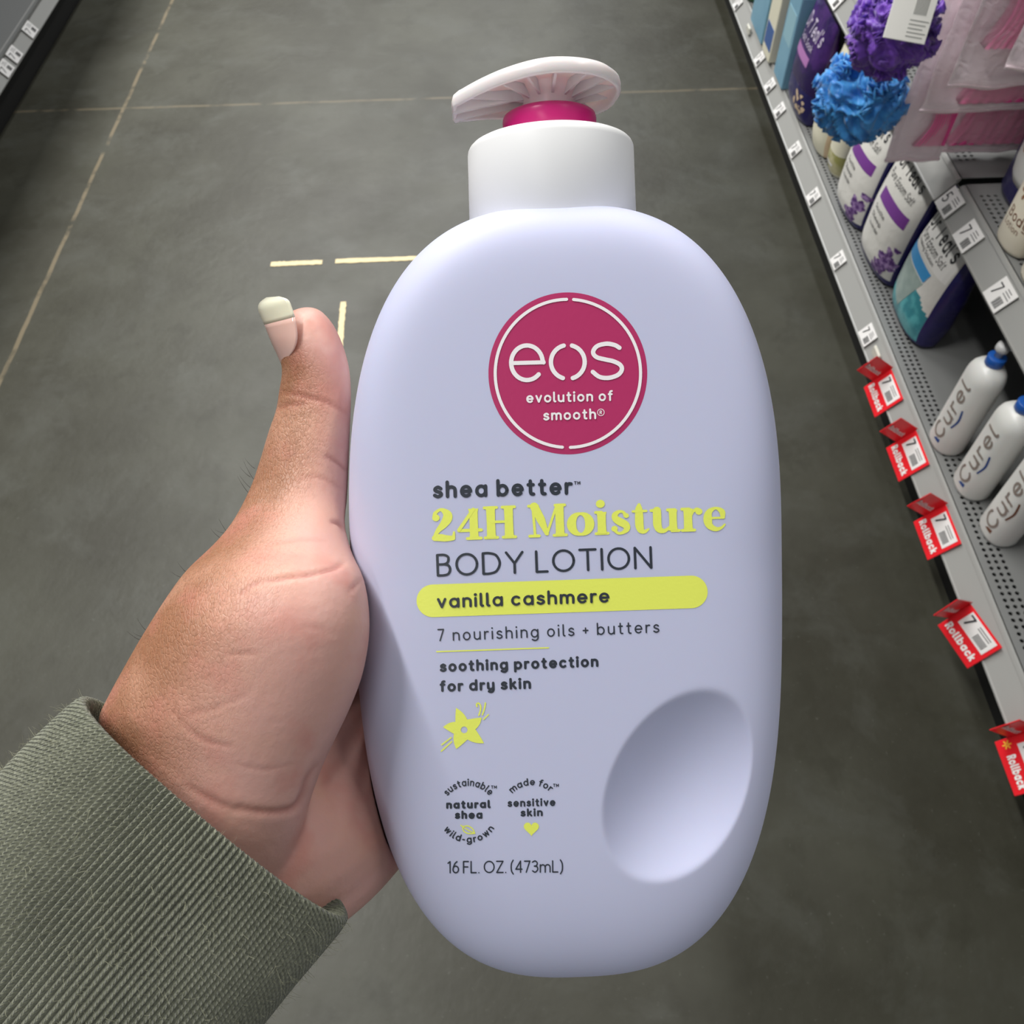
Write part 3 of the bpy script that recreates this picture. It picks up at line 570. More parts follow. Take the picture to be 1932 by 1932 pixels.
# ------------------------------------------------------------------ hanging mesh sponges, tag card and pink bags
def ruffle_mat(name, c1, c2):
    m = mat(name, c1, .45, .4, bump=(70, .5, .004), var=(28, c2, .42, .62)); b = m.node_tree.nodes['Principled BSDF']; b.inputs['Sheen Weight'].default_value = .3; b.inputs['Subsurface Weight'].default_value = .25; b.inputs['Subsurface Scale'].default_value = .01; b.inputs['Subsurface Radius'].default_value = (.5, .5, 1); return m
def sponge(px, py, d, R, label, m, seed):
    c = W(px, py, d); t = thing('mesh_sponge', label, 'sponge', c, 0, 'hanging mesh sponges')
    r = np.random.default_rng(seed); nu, nv = 150, 84; u = np.linspace(0, 2 * np.pi, nu + 1)[:-1]; v = np.linspace(.02, np.pi - .02, nv)
    U, Vv = np.meshgrid(u, v); D = np.stack([np.sin(Vv) * np.cos(U), np.sin(Vv) * np.sin(U), np.cos(Vv)], -1).reshape(-1, 3)
    def nz(f, k=9): Dn = r.normal(size=(k, 3)) * f; ph = r.uniform(0, 6.28, k); return lambda P: np.sin(P @ Dn.T + ph).sum(1) / math.sqrt(k / 2)
    a, b_, w1 = nz(2.2), nz(5), nz(3); q = D + .25 * np.stack([w1(D), w1(D + 4), w1(D + 9)], 1)
    rad = R * (.80 + .11 * a(D) * .6 + .16 * (1 - np.abs(b_(q))).clip(-.4, 1) + .07 * (1 - np.abs(nz(10)(q))).clip(-.5, 1))
    V, Fc = rings([(D * rad[:, None])[k * nu:(k + 1) * nu] for k in range(nv)], True, True); obj('mesh_ball', V, Fc, m, t)
    parts = []                                   # gathered frills that stand out of the ball
    for k in range(52):
        n0 = r.normal(size=3); n0 /= np.linalg.norm(n0); t1 = np.cross(n0, r.normal(size=3)); t1 /= np.linalg.norm(t1); t2 = np.cross(n0, t1); Ln = R * r.uniform(.35, .7); n = 26; rr = R * r.uniform(.8, .92); VV = []
        ph = r.uniform(0, 6); cv = r.uniform(-1.2, 1.2)
        for i in range(n + 1):
            s = i / n - .5; pth = n0 * rr * (1 - .9 * s * s) + t1 * Ln * s + t2 * Ln * cv * (s * s); wv = .010 * math.sin(i * 1.15 + ph) * (R / .08)
            for j, hh in enumerate((0, .5, 1)):
                VV.append(pth + n0 * R * .20 * hh * (1 - 3.2 * s * s) + t2 * wv * hh)
        parts.append((np.array(VV), [(3 * i + j, 3 * i + 3 + j, 3 * i + 4 + j, 3 * i + 1 + j) for i in range(n) for j in (0, 1)]))
    fr = obj('frills', *join(parts)[:2], m, t); fr['kind'] = 'stuff'
    md = fr.modifiers.new('thick', 'SOLIDIFY'); md.thickness = .0012
    V, Fc = join([(lambda P: rings([np.array([p_ + [.0015 * math.cos(a_), .0015 * math.sin(a_), 0] for a_ in np.linspace(0, 6.283, 9)[:-1]]) for p_ in P]))(cr([(0, 0, R * .5), (.004, 0, R * 1.2), (0, .004, R * 1.9)], 6))])[:2]
    obj('hanging_cord', V, Fc, M_white, t); return t
sponge(1622, 180, 1.49, .078, 'bright blue ruffled mesh sponge hanging beside the rail', ruffle_mat('blue_mesh', srgb(70, 156, 226), srgb(44, 120, 196)), 3)
sponge(1684, 56, 1.27, .066, 'purple ruffled mesh sponge hanging above the blue one', ruffle_mat('purple_mesh', srgb(122, 72, 188), srgb(88, 50, 150)), 9)
#sponge(1735, 190, 1.60, .07, 'dark violet mesh sponge half hidden between blue sponge and pink bags', ruffle_mat('violet_mesh', srgb(84, 46, 130), srgb(58, 34, 104)), 12)
_c = W(1718, 32, 1.17); Mt = Matrix.Translation(Vector(_c)) @ Matrix.Rotation(-.15, 4, 'Z') @ Matrix.Rotation(-.6, 4, 'X') @ Matrix.Rotation(.12, 4, 'Y')
t = thing('hang_tag', 'white hang tag card with barcode lines on the purple mesh sponge', 'tag', M=Mt)
obj('card', *box(-.029, .029, -.0012, 0, -.030, .045, .0008), mat('white_hang_card', srgb(236, 234, 228), .3), t, False)
obj('barcode', *join([box(.002 + .002 * k, .0032 + .002 * k, -.0016, -.0011, .004, .03) for k in range(9)] + [box(.0, .026 - .003 * (k % 3), -.0016, -.0011, -.004 - .005 * k, -.0028 - .005 * k) for k in range(5)])[:2], mat('faint_print', srgb(150, 150, 146), .5), t, False)
M_film = bpy.data.materials.new('pinkish_clear_film'); M_film.use_nodes = True
_nt = M_film.node_tree; _b = _nt.nodes['Principled BSDF']; _b.inputs['Base Color'].default_value = srgb(255, 244, 248); _b.inputs['Roughness'].default_value = .22; _b.inputs['Alpha'].default_value = .32
_n = _nt.nodes.new('ShaderNodeTexNoise'); _n.inputs['Scale'].default_value = 34; _n.inputs['Distortion'].default_value = 1.5; _tc = _nt.nodes.new('ShaderNodeTexCoord'); _bp = _nt.nodes.new('ShaderNodeBump'); _bp.inputs['Strength'].default_value = .8; _bp.inputs['Distance'].default_value = .006
_nt.links.new(_tc.outputs['Object'], _n.inputs['Vector']); _nt.links.new(_n.outputs['Fac'], _bp.inputs['Height']); _nt.links.new(_bp.outputs['Normal'], _b.inputs['Normal'])
M_seam = mat('pinkish_film_seam', srgb(240, 220, 226), .3, bump=(60, .4, .003)); M_pink = mat('pink_fabric', srgb(232, 86, 156), .6, bump=(200, .2, .001)); M_plush = mat('grey_pink_lining', srgb(252, 238, 243), .7, bump=(40, .5, .004))
def pink_bag(px, py, xl, Wd, H, label, c0, c1, tw=0, Dd=.03, seed=0):
    """px,py: bottom left corner; bag hangs facing the camera side (-y)"""
    c = on_x(px, py, xl); Mx = Matrix.Translation(Vector(c)) @ Matrix.Rotation(tw, 4, 'Z')
    t = thing('pink_bag', label, 'bag', M=Mx, group='pink bags hanging in a row')
    r = np.random.default_rng(seed); nx, nz = 40, 46; cf = wob(seed, 45, .0035)
    def sheet(side):
        V = []
        for j in range(nz + 1):
            for i in range(nx + 1):
                a, b = i / nx, j / nz; x = a * Wd; z = b * H; e = max(0, min(a, 1 - a, b * H / Wd * 1.2, (1 - b) * 2) / .16); puff = Dd / 2 * min(1, e) ** .6
                if min(a, 1 - a) * Wd < .008 or z < .014: puff = .0006
                V.append((x, side * puff, z))
        V = np.array(V); V[:, 1] += cf(V * [1, 0, 1]) * (1.0); V[:, 2] += cf(V * [1, 0, .2] + 5) * 1.2 * (1 - V[:, 2] / H); V[:, 0] += cf(V * [.2, 0, 1] + 2) * .8
        return V, [(j * (nx + 1) + i, j * (nx + 1) + i + 1, (j + 1) * (nx + 1) + i + 1, (j + 1) * (nx + 1) + i) for j in range(nz) for i in range(nx)]
    obj('front_film', *sheet(-1), M_film, t); obj('back_film', *sheet(1), M_plush, t)
    V, Fc = rings([np.array([(x, .002 * math.cos(a_), .004 + .0028 * math.sin(a_)) for a_ in np.linspace(0, 6.283, 9)[:-1]]) for x in np.linspace(0, Wd, 30)], True, True)
    V[:, 1] += cf(V * [1, 0, 1]); V[:, 2] += cf(V * [1, 0, .2] + 5) * 1.2; obj('bottom_seam', V, Fc, M_seam, t)
    # pleated pink cloth inside
    x0, x1, z0, z1 = c0[0] * Wd, c1[0] * Wd, c0[1] * H, c1[1] * H; V = []; n = 60
    for j in range(13):
        for i in range(n + 1):
            a, b = i / n, j / 12; x = x0 + (x1 - x0) * a + .02 * math.sin(3 * b) * (1 - a); z = z0 + (z1 - z0) * b; V.append((x, -Dd * .30 - .0022 * abs(math.sin(a * 9 * math.pi)) - .0 * b, z))
    V = np.array(V); V2 = V.copy(); V2[:, 1] = Dd * .25; nF = [(j * (n + 1) + i, j * (n + 1) + i + 1, (j + 1) * (n + 1) + i + 1, (j + 1) * (n + 1) + i) for j in range(12) for i in range(n)]
    k = len(V); bd = [i for i in range(n + 1)] + [(j + 1) * (n + 1) - 1 for j in range(1, 13)] + [12 * (n + 1) + i for i in range(n - 1, -1, -1)] + [j * (n + 1) for j in range(11, 0, -1)]
    Fc = nF + [tuple(k + q_ for q_ in f) for f in nF] + [(bd[i], bd[(i + 1) % len(bd)], k + bd[(i + 1) % len(bd)], k + bd[i]) for i in range(len(bd))]
    obj('pink_cloth', np.concatenate([V, V2]), Fc, M_pink, t); return t
pink_bag(1668, 304, .70, .10, .30, 'lowest pink bag at the back left, seen beside the sponges', (.40, .10), (.98, .40), 0, .012, 2)
pink_bag(1737, 290, .775, .24, .30, 'pink bag with the bottom hem sloping above the upper shelf rail', (.16, .07), (.80, .45), 0, .03, 3)
pink_bag(1733, 213, .712, .26, .32, 'pink bag in the middle of the row with a long straight bottom hem', (.22, .06), (.85, .5), 0, .03, 4)
pink_bag(1785, 167, .72, .24, .30, 'pink bag with a bright pink pleated cloth behind shiny film', (.12, .22), (.55, .62), 0, .034, 5)
pink_bag(1895, 130, .775, .20, .28, 'frontmost pink bag cut by the top right corner', (.22, .30), (.9, .8), -.3, .03, 6)
V, Fc, _ = join([box(0, .30, -.002, .002, 0, .03)]); o = obj('display_bar', V, Fc, M_metal, smooth=False); _q = on_x(1800, 6, .80); o.location = (.78, _q[1], _q[2] + .02); tag(o, 'pale metal bar across the top right corner above the pink bags', 'bar')
# ------------------------------------------------------------------ the held lotion bottle (local frame: x right, z up, front = -y)
BD = .1915; BA = .0470; BB = .0858; BH = .0245; BE = 3.0; BQ = 8.0
_c = W(1066, 1142, BD); _roll = math.radians(2.2); _pitch = math.radians(-7.0); _yaw = math.radians(0)
Lc = Matrix.Rotation(_roll, 3, 'Z') @ Matrix.Rotation(_yaw, 3, 'Y') @ Matrix.Rotation(-_pitch, 3, 'X') @ Matrix(((1, 0, 0), (0, 0, 1), (0, -1, 0)))   # local -> camera axes
_R = Matrix([list(r) for r in RW]) @ Lc
MB = Matrix.Translation(Vector(_c)) @ _R.to_4x4()
RB = np.array(_R); CB = np.array(_c)
bottle = thing('lotion_bottle', 'lavender lotion pump bottle with magenta logo disc held up by the hand', 'bottle', M=MB)
sc_c = None
def bex(z): return np.where(z > 0, 2.74, 2.74)
def rsup(x, z): e = bex(z); return (np.abs(x / BA) ** e + np.abs(z / BB) ** e) ** (1 / e)
def fd0(x, z): r = np.minimum(rsup(x, z), 1); q = np.clip((z / BB - .1) / .8, 0, 1); Q = BQ + 14 * q * q * (3 - 2 * q); return BH * (1 - .11 * (z / BB) ** 2 - .06 * (x / BA) ** 2) * (1 - r ** Q) ** .5
def local_px(px, py, surf=None, n=4):
    """pixel ray against the bottle's front surface"""
    o = (CAM - CB) @ RB; d = rayd(px, py) @ RB; y = -BH
    for _ in range(n):
        k = (y - o[1]) / d[1]; p = o + d * k
        if surf is None: break
        y = -float(surf(p[0], p[2]))
    return p[0], p[2]
# oval thumb recess, an ellipsoidal scoop at the lower right
_s0 = np.array(local_px(1292, 1493)); _s1 = np.array(local_px(1292 + 84, 1493 - 178)); _s2 = np.array(local_px(1292 + 124, 1493 + 58))
_u = (_s1 - _s0); LU = np.linalg.norm(_u) * 1.03; _u /= np.linalg.norm(_u); _v = np.array([_u[1], -_u[0]]); LV = np.linalg.norm(_s2 - _s0) * 1.03
def fd(x, z):
    b = fd0(x, z); dx = x - _s0[0]; dz = z - _s0[1]; a = (dx * _u[0] + dz * _u[1]) / LU; c = (dx * _v[0] + dz * _v[1]) / LV; q = a * a + c * c
    s = BH * (1 - .11 * (z / BB) ** 2 - .06 * (x / BA) ** 2) + .0002 - .0078 * np.clip(1 - q, -3, 1) ** 1.0
    k = .0005; h = np.clip(.5 + .5 * (s - b) / k, 0, 1); return s * (1 - h) + b * h - k * h * (1 - h)
NT, NR = 400, 170
th = np.arange(NT) * 2 * np.pi / NT; rho = rsup(BA * np.cos(th), BB * np.sin(th))
ox, oz = BA * np.cos(th) / rho, BB * np.sin(th) / rho
R = []
for k in range(1, NR + 1):
    t = k / NR; r = math.sin(t * math.pi / 2) * .35 + t * .65 if k < NR else 1; x, z = ox * r, oz * r; R.append(np.stack([x, -fd(x, z), z], 1))
for k in range(40, 0, -1):
    r = math.sin(k / 41 * math.pi / 2); x, z = ox * r, oz * r; R.append(np.stack([x, fd0(x, z), z], 1))
V, Fc = rings(R, True, True); obj('bottle_body', V, [f[::-1] for f in Fc], M_bot, bottle)
# cap, collar, stem, pump head
CT = BB + .0143; CR = .0177
def capprof(z0, z1, r0, r1, b=.0028, k=6):
    pr = [(r0 - .001, z0), (r0, z0 + .0006)] + [(r1 - b + b * math.cos(a), z1 - b + b * math.sin(a)) for a in np.linspace(0, math.pi / 2, k)] + [(.004, z1)]
    return pr
CY = .0022
_n = lambda pr, n=96: lathe(pr, n, 0, CY)
cap = obj('screw_cap', *_n(capprof(BB - .0062, CT, .0180, CR, .002)), M_cap, bottle)
V, Fc = _n([(.0165, BB - .0075), (.0165, BB - .0015)]); obj('bottle_neck', V, Fc, M_bot, bottle)
obj('pink_collar', *_n([(.0098, CT - .0005), (.0100, CT + .0048), (.0098, CT + .0056), (.0092, CT + .006), (.003, CT + .006)]), M_mag, bottle)
PHZ = CT + .0104
# plan outline of the pump head: rounded disc pulled out to a cut spout on the left
pl = [(.0176, 0), (.0168, -.0075), (.0125, -.0140), (.0055, -.0172), (-.0030, -.0170), (-.0110, -.0140), (-.0175, -.0100), (-.0228, -.0058), (-.0240, -.0045), (-.0243, .0005), (-.0243, .0060), (-.0225, .0068), (-.0150, .0100), (-.0070, .0150), (.0020, .0172), (.0100, .0150), (.0158, .0085)]
O = cr(np.array(pl) * .85, 6, closed=True); nO = len(O)
zdr = lambda x: -np.where(x < 0, 4.5 * x * x, 0) - .03 * np.abs(x)
R = []
def ringO(s, dz, inset=0):
    c = np.array([0, 0]); Q = O * s; nr = np.linalg.norm(O, axis=1)[:, None]; Q = Q - O / nr * inset; return np.stack([Q[:, 0], Q[:, 1], PHZ + zdr(Q[:, 0]) + dz], 1)
R = [ringO(.02, .0036), ringO(.3, .0035), ringO(.6, .0031), ringO(.8, .0027), ringO(.93, .0022), ringO(.985, .0015), ringO(1, .0006), ringO(1, -.0006), ringO(1, -.0010, .0003), ringO(1, -.0010, .0008), ringO(1, -.0006, .0011), ringO(1, .0007, .0014), ringO(.75, .0012), ringO(.5, .0010), ringO(.36, .0002), ringO(.30, -.0016), ringO(.27, -.0040), ringO(.26, -.0085)]
th = np.arctan2(O[:, 1], O[:, 0])
for k_, rr in ((-4, .0070), (-3, .0057), (-2, .0050), (-1, .0048)):      # flared round stem under the head
    q = R[k_]; q[:, 0] = rr * np.cos(th); q[:, 1] = rr * np.sin(th); q[:, 2] = PHZ + {-4: .0006, -3: -.0014, -2: -.0045, -1: -.0090}[k_]
V, Fc = rings(R, True, False); head = obj('pump_head', V, Fc, M_head, bottle); head.location = (0, CY, 0)
def headlift(x, y): return PHZ + float(zdr(np.array(x))) + .0016
for a in (-168, -140, -112, -84, -55, -32, -8, 18, 45, 80, 120, 150):
    a = math.radians(a); j = int(np.argmin(np.abs((th - a + np.pi) % (2 * np.pi) - np.pi))); e = O[j] * .93; b0 = np.array([math.cos(a), math.sin(a)]) * .0052; n = 8; V = []; nn = np.array([-math.sin(a), math.cos(a)]) * .00028
    for i in range(n + 1):
        p = b0 + (e - b0) * i / n; hz = headlift(p[0], p[1]); dp = .0024 * (1 - i / n) + .0010
        for s in (-1, 1):
            V += [(p[0] + s * nn[0], p[1] + s * nn[1], hz + .0004), (p[0] + s * nn[0], p[1] + s * nn[1], hz - dp)]
    Fc = []
    for i in range(n): q = 4 * i; Fc += [(q, q + 4, q + 5, q + 1), (q + 2, q + 3, q + 7, q + 6), (q + 1, q + 5, q + 7, q + 3)]
    obj('rib', V, Fc + [(0, 1, 3, 2), (4 * n, 4 * n + 2, 4 * n + 3, 4 * n + 1)], M_head, head, False)
for y in (-.0015, .0028):   # spout channel walls
    n = 10; V = []; 
    for i in range(n + 1):
        x = -.0202 + .0155 * i / n; z = PHZ + float(zdr(np.array(x)))
        V += [(x, y - .0004, z + .0014), (x, y - .0004, z - .0014), (x, y + .0004, z + .0014), (x, y + .0004, z - .0014)]
    Fc = []
    for i in range(n): q = 4 * i; Fc += [(q, q + 4, q + 5, q + 1), (q + 2, q + 3, q + 7, q + 6), (q + 1, q + 5, q + 7, q + 3)]
    obj('spout_wall', V, Fc + [(0, 1, 3, 2), (4 * n, 4 * n + 2, 4 * n + 3, 4 * n + 1)], M_head, head, False)
# ---- printing on the front face
def onb(x, z, off): return (x, -float(fd(x, z)) - off, z)
def px_layer(strokes, f, base=.00008, step=.000012):
    """strokes in label units; f maps (u,v)->pixel; printed on the bottle's surface"""
    def place(v, ly):
        out = []
        for a, b in v: x, z = local_px(*f(a, b), fd, 3); out.append(onb(x, z, base + ly * step))
        return np.array(out)
    return layer(strokes, place)
def line(name, s, p0, p1, h, w, m, par, base=.00008, gap=.2, space=.42):
    st, tw = text2d(s, h, w, gap, space); p0 = np.array(p0, float); p1 = np.array(p1, float); d = (p1 - p0) / tw; e = d / np.linalg.norm(d); up = np.array([e[1], -e[0]])
    return obj(name, *px_layer(st, lambda a, b: p0 + d * a + up * b, base), m, par, False)
def smallpx(name, s, p0, ang, h, w, m, par, base=.00008):
    st, tw = text2d(s, h, w); e = np.array([math.cos(ang), -math.sin(ang)]); up = np.array([-math.sin(ang), -math.cos(ang)]); p0 = np.array(p0, float)
    return obj(name, *px_layer(st, lambda a, b: p0 + e * a + up * b, base), m, par, False)
def arc_text(name, s, c, R0, a0, a1, h, w, m, par, inward=False):
    st, tw = text2d(s, h, w, .22)
    def f(a, b):
        t = math.radians(a0 + (a1 - a0) * a / tw); r = R0 - b if inward else R0 + b; return c[0] + r * math.cos(t), c[1] - r * math.sin(t)
    return obj(name, *px_layer(st, f), m, par, False)
# logo disc
cx, cy = 1071.3, 704.5
def f_id(a, b): return (a, b)
V = [onb(*local_px(cx, cy, fd), .00006)]; Fc = []; n = 120; m_ = 18
for k in range(1, m_ + 1):
    for i in range(n):
        t = 2 * math.pi * i / n; V.append(onb(*local_px(cx + 149.8 * k / m_ * math.cos(t), cy - 152.8 * k / m_ * math.sin(t), fd, 3), .00006 if k < m_ else .00002))
for i in range(n): Fc.append((0, 1 + i, 1 + (i + 1) % n))
for k in range(m_ - 1):
    for i in range(n): j = (i + 1) % n; Fc.append((1 + k * n + i, 1 + k * n + j, 1 + (k + 1) * n + j, 1 + (k + 1) * n + i))
disc = obj('logo_disc', V, Fc, M_logo, bottle, False); disc['label'] = 'round magenta logo disc'
O1 = .00018
obj('ring_print', *px_layer([ribbon(A(cx, cy, 137, 139.6, 92.8 + dl, 267.5 + dl, 70), 5.8) for dl in (1.5,)] + [ribbon(A(cx, cy, 137, 139.6, -85.5 , 88.0, 70), 5.8)], f_id, O1), M_winkk, disc, False)
g_e = [ribbon(np.concatenate([L((998.0 + 27.5, 684)), A(994.2, 684.5, 29.8, 32.6, 0, -318, 40)[1:]]), 8.2), ribbon(L((965, 685.2), (1025.5, 683.6)), 7.6)]
obj('brand_lettering', *px_layer(g_e, f_id, O1), M_winkk, disc, False)
obj('brand_lettering', *px_layer([ribbon(A(1071.2, 683, 31.8, 31.8, 107, 256, 30), 8.2), ribbon(A(1071.2, 683, 31.8, 31.8, -76, 73, 30), 8.2)], f_id, O1), M_winkk, disc, False)
sp = [(1482, 697), (1430, 668), (1345, 655), (1250, 680), (1208, 740), (1240, 792), (1330, 818), (1420, 838), (1490, 875), (1507, 925), (1465, 980), (1370, 1010), (1275, 1000), (1205, 948)]
obj('brand_lettering', *px_layer([ribbon(cr([(900 + a / 5.52, 530 + b / 5.52) for a, b in sp], 6), 8.2)], f_id, O1), M_winkk, disc, False)
line('tagline', 'evolution of', (993, 760.5), (1156, 756.5), 20.5, 3.6, M_winkk, disc, O1)
line('tagline', 'smooth', (1025, 793.6), (1125, 790.8), 20.5, 3.6, M_winkk, disc, O1)
obj('registered_mark', *px_layer([ribbon(A(1133.5, 778, 6.3, 6.3, 0, 360, 20), 1.3)] + [(v * [1, -1] + [1131, 781.5], f) for v, f in text2d('R', 7, 1.3)[0]], f_id, O1), M_winkk, disc, False)
line('shea_better_lettering', 'shea better', (817, 940.6), (1080, 933.4), 33.5, 6.6, M_ink, bottle)
smallpx('trademark', 'TM', (1083, 914.5), .03, 6.5, 1.4, M_ink, bottle)
st, tw = serif2d('24H Moisture'); st = [(v * 61.5, f) for v, f in st]; tw *= 61.5
p0, p1 = np.array([814., 1021.]), np.array([1369., 1000.]); d = (p1 - p0) / tw; e = d / np.linalg.norm(d)
obj('moisture_lettering', *px_layer(st, lambda a, b: p0 + d * a + np.array([e[1], -e[0]]) * b, .00008, .00001), M_lime, bottle, False)
line('body_lotion_lettering', 'BODY LOTION', (824, 1088), (1231, 1073), 43, 4.6, M_ink, bottle, gap=.17, space=.36)
# lime pill band
V = []; Fc = []; a0, a1 = np.array([786., 1134.5]), np.array([1335., 1115.6]); e = (a1 - a0) / np.linalg.norm(a1 - a0); up = np.array([e[1], -e[0]]); Lh = np.linalg.norm(a1 - a0); hh = 30.8; nx, ny = 120, 8
for i in range(nx + 1):
    s = Lh * (.5 - .5 * math.cos(math.pi * i / nx)); q = min(s, Lh - s); hw_ = hh * math.sqrt(max(0, 1 - (1 - min(q / hh, 1)) ** 2))
    for j in range(ny + 1): p = a0 + e * s + up * hw_ * (2 * j / ny - 1); V.append(onb(*local_px(p[0], p[1], fd, 3), .00006))
Fc = [(i * (ny + 1) + j, (i + 1) * (ny + 1) + j, (i + 1) * (ny + 1) + j + 1, i * (ny + 1) + j + 1) for i in range(nx) for j in range(ny)]
pill = obj('scent_band', V, Fc, M_lime, bottle, False); pill['label'] = 'lime yellow rounded scent band'
line('scent_lettering', 'vanilla cashmere', (825, 1147.5), (1150, 1136.5), 27, 4.5, M_ink, pill, O1)
line('oils_lettering', '7 nourishing oils + butters', (826, 1210), (1244, 1193.5), 23.5, 2.7, M_ink, bottle, gap=.3, space=.5)
obj('underline', *px_layer([ribbon(np.stack([np.linspace(824, 1035, 30), np.linspace(1229.3, 1222, 30)], 1), 2.4)], f_id), M_lime, bottle, False)
line('claim_lettering', 'soothing protection', (830, 1268), (1129, 1258), 22, 4.6, M_ink, bottle)
line('claim_lettering', 'for dry skin', (830, 1305.5), (1002, 1299.5), 22, 4.6, M_ink, bottle)
# flower
q = lambda P, s=4.2925: np.array([(780 + a / s, 1230 + b / s) for a, b in P])
fc = np.array([411, 630.]); tips = [(345, 452), (553, 530), (572, 738), (347, 785), (240, 608)]; nts = [(436, 547), (502, 625), (438, 708), (328, 662), (340, 565)]
outl = []
for k in range(5):
    t0, n0, n1 = np.array(tips[k], float), np.array(nts[k - 1], float), np.array(nts[k], float)
    mA, mB = (n0 + t0) / 2, (t0 + n1) / 2; ax = (t0 - fc) / np.linalg.norm(t0 - fc); pr = np.array([-ax[1], ax[0]])
    cA, cB = mA - pr * 2 + ax * 4, mB + pr * 22 + ax * 6
    for t in np.linspace(0, 1, 8)[:-1]: outl.append((1 - t) ** 2 * n0 + 2 * t * (1 - t) * cA + t * t * t0)
    for t in np.linspace(0, 1, 8)[:-1]: outl.append((1 - t) ** 2 * t0 + 2 * t * (1 - t) * cB + t * t * n1)
outl = np.array(outl); n = len(outl); ring_in = fc + 27 * (outl - fc) / np.linalg.norm(outl - fc, axis=1)[:, None]
Vf = np.concatenate([outl, (outl + ring_in) / 2, ring_in]); Ff = [(k * n + i, k * n + (i + 1) % n, (k + 1) * n + (i + 1) % n, (k + 1) * n + i) for k in (0, 1) for i in range(n)]
stf = [(q(Vf), Ff)] + [ribbon(q(cr(P, 5)), w_) for P, w_ in (([(515, 440), (512, 422), (528, 414), (543, 435), (543, 470), (530, 512)], 3), ([(583, 412), (576, 455), (558, 508)], 2.8), ([(607, 506), (568, 545)], 2.4), ([(305, 692), (230, 750)], 2.6), ([(310, 725), (262, 770), (226, 802)], 2.6))]
obj('flower_print', *px_layer(stf, f_id), M_lime, bottle, False)
# badges
bc = q([(447, 1297)])[0]; S4 = 4.2925
arc_text('badge_lettering', 'sustainable', bc, 212 / S4, 142, 39, 14.5, 2.5, M_ink, bottle)
smallpx('trademark', 'TM', q([(628, 1106)])[0], 0, 6, 1.2, M_ink, bottle)
line('badge_lettering', 'natural', q([(266, 1270)])[0], q([(624, 1264)])[0], 16, 4.0, M_ink, bottle)
line('badge_lettering', 'shea', q([(336, 1352)])[0], q([(560, 1350)])[0], 16, 4.0, M_ink, bottle)
def wild():
    st, tw = text2d('wild-grown', 14, 2.5, .22)
    def f(a, b): t = math.radians(214 + (328 - 214) * a / tw); r = 248 / S4 - b; return bc[0] + r * math.cos(t), bc[1] - r * math.sin(t)
    return obj('badge_lettering', *px_layer(st, f), M_ink, bottle, False)
wild()
obj('leaf_print', *px_layer([ribbon(q(cr([(385, 1402), (400, 1412), (440, 1408), (478, 1430), (497, 1468)], 5)), 2.2), ribbon(q(cr([(400, 1414), (405, 1445), (440, 1468), (497, 1468)], 5)), 2.2), ribbon(q(cr([(400, 1414), (440, 1440), (490, 1464)], 4)), 1.8)], f_id), M_lime, bottle, False)
bc2 = q([(960, 1297)])[0]
arc_text('badge_lettering', 'made for', bc2, 218 / S4, 136, 49, 14, 2.4, M_ink, bottle)
smallpx('trademark', 'TM', q([(1130, 1092)])[0], 0, 6, 1.2, M_ink, bottle)
line('badge_lettering', 'sensitive', q([(763, 1255)])[0], q([(1150, 1246)])[0], 15.5, 3.2, M_ink, bottle)
line('badge_lettering', 'skin', q([(868, 1333)])[0], q([(1047, 1329)])[0], 15.5, 3.3, M_ink, bottle)
t = np.linspace(0, 2 * np.pi, 41)[:-1]; hx = 955 + 60 * np.sin(t) ** 3 * 1.02; hy = 1425 - 3.9 * (13 * np.cos(t) - 5 * np.cos(2 * t) - 2 * np.cos(3 * t) - np.cos(4 * t)) + 2
Vh = np.concatenate([np.stack([hx, hy], 1), [(955, 1428)]]); obj('heart_print', *px_layer([(q(Vh), [(i, (i + 1) % 40, 40) for i in range(40)])], f_id), M_lime, bottle, False)
line('volume_lettering', '16 FL. OZ. (473mL)', q([(276, 1793)])[0], q([(1212, 1785)])[0], 23.5, 2.5, M_ink, bottle, gap=.14, space=.26)
# ------------------------------------------------------------------ hand holding the bottle, sleeve and thumbnail
def loft(st, n=40, caps=True):
    """st rows: (Lx,Ly,Rx,Ry,depth,depth_radius) -> closed tube following the two outlines"""
    R = []; a = np.arange(n) * 2 * np.pi / n
    for lx, ly, rx, ry, d, rd in st:
        Lw, Rw = W(lx, ly, d), W(rx, ry, d); c = (Lw + Rw) / 2; u = (Rw - Lw) / 2; f = c - CAM; f = f / np.linalg.norm(f)
        R.append(c + np.cos(a)[:, None] * u + np.sin(a)[:, None] * f * rd)
    return rings(R, True, True)
def tube(P, rad, n=20):
    P = cr(P, 5); rad = cr(np.array([(r, 0, 0) for r in rad]), 5)[:, 0]; R = []; a = np.arange(n) * 2 * np.pi / n
    T = np.gradient(P, axis=0); T /= np.linalg.norm(T, axis=1)[:, None]; ref = np.array([.3, .2, .9])
    def ring(c, t, r): u = np.cross(t, ref); u /= np.linalg.norm(u); v = np.cross(t, u); return c + r * (np.cos(a)[:, None] * u + np.sin(a)[:, None] * v)
    for k in (.25, .6, .86): R.append(ring(P[0] - T[0] * rad[0] * math.sqrt(1 - k * k), T[0], rad[0] * k))
    for c, t, r in zip(P, T, rad): R.append(ring(c, t, r))
    for k in (.86, .6, .25): R.append(ring(P[-1] + T[-1] * rad[-1] * math.sqrt(1 - k * k), T[-1], rad[-1] * k))
    return rings(R, True, True)
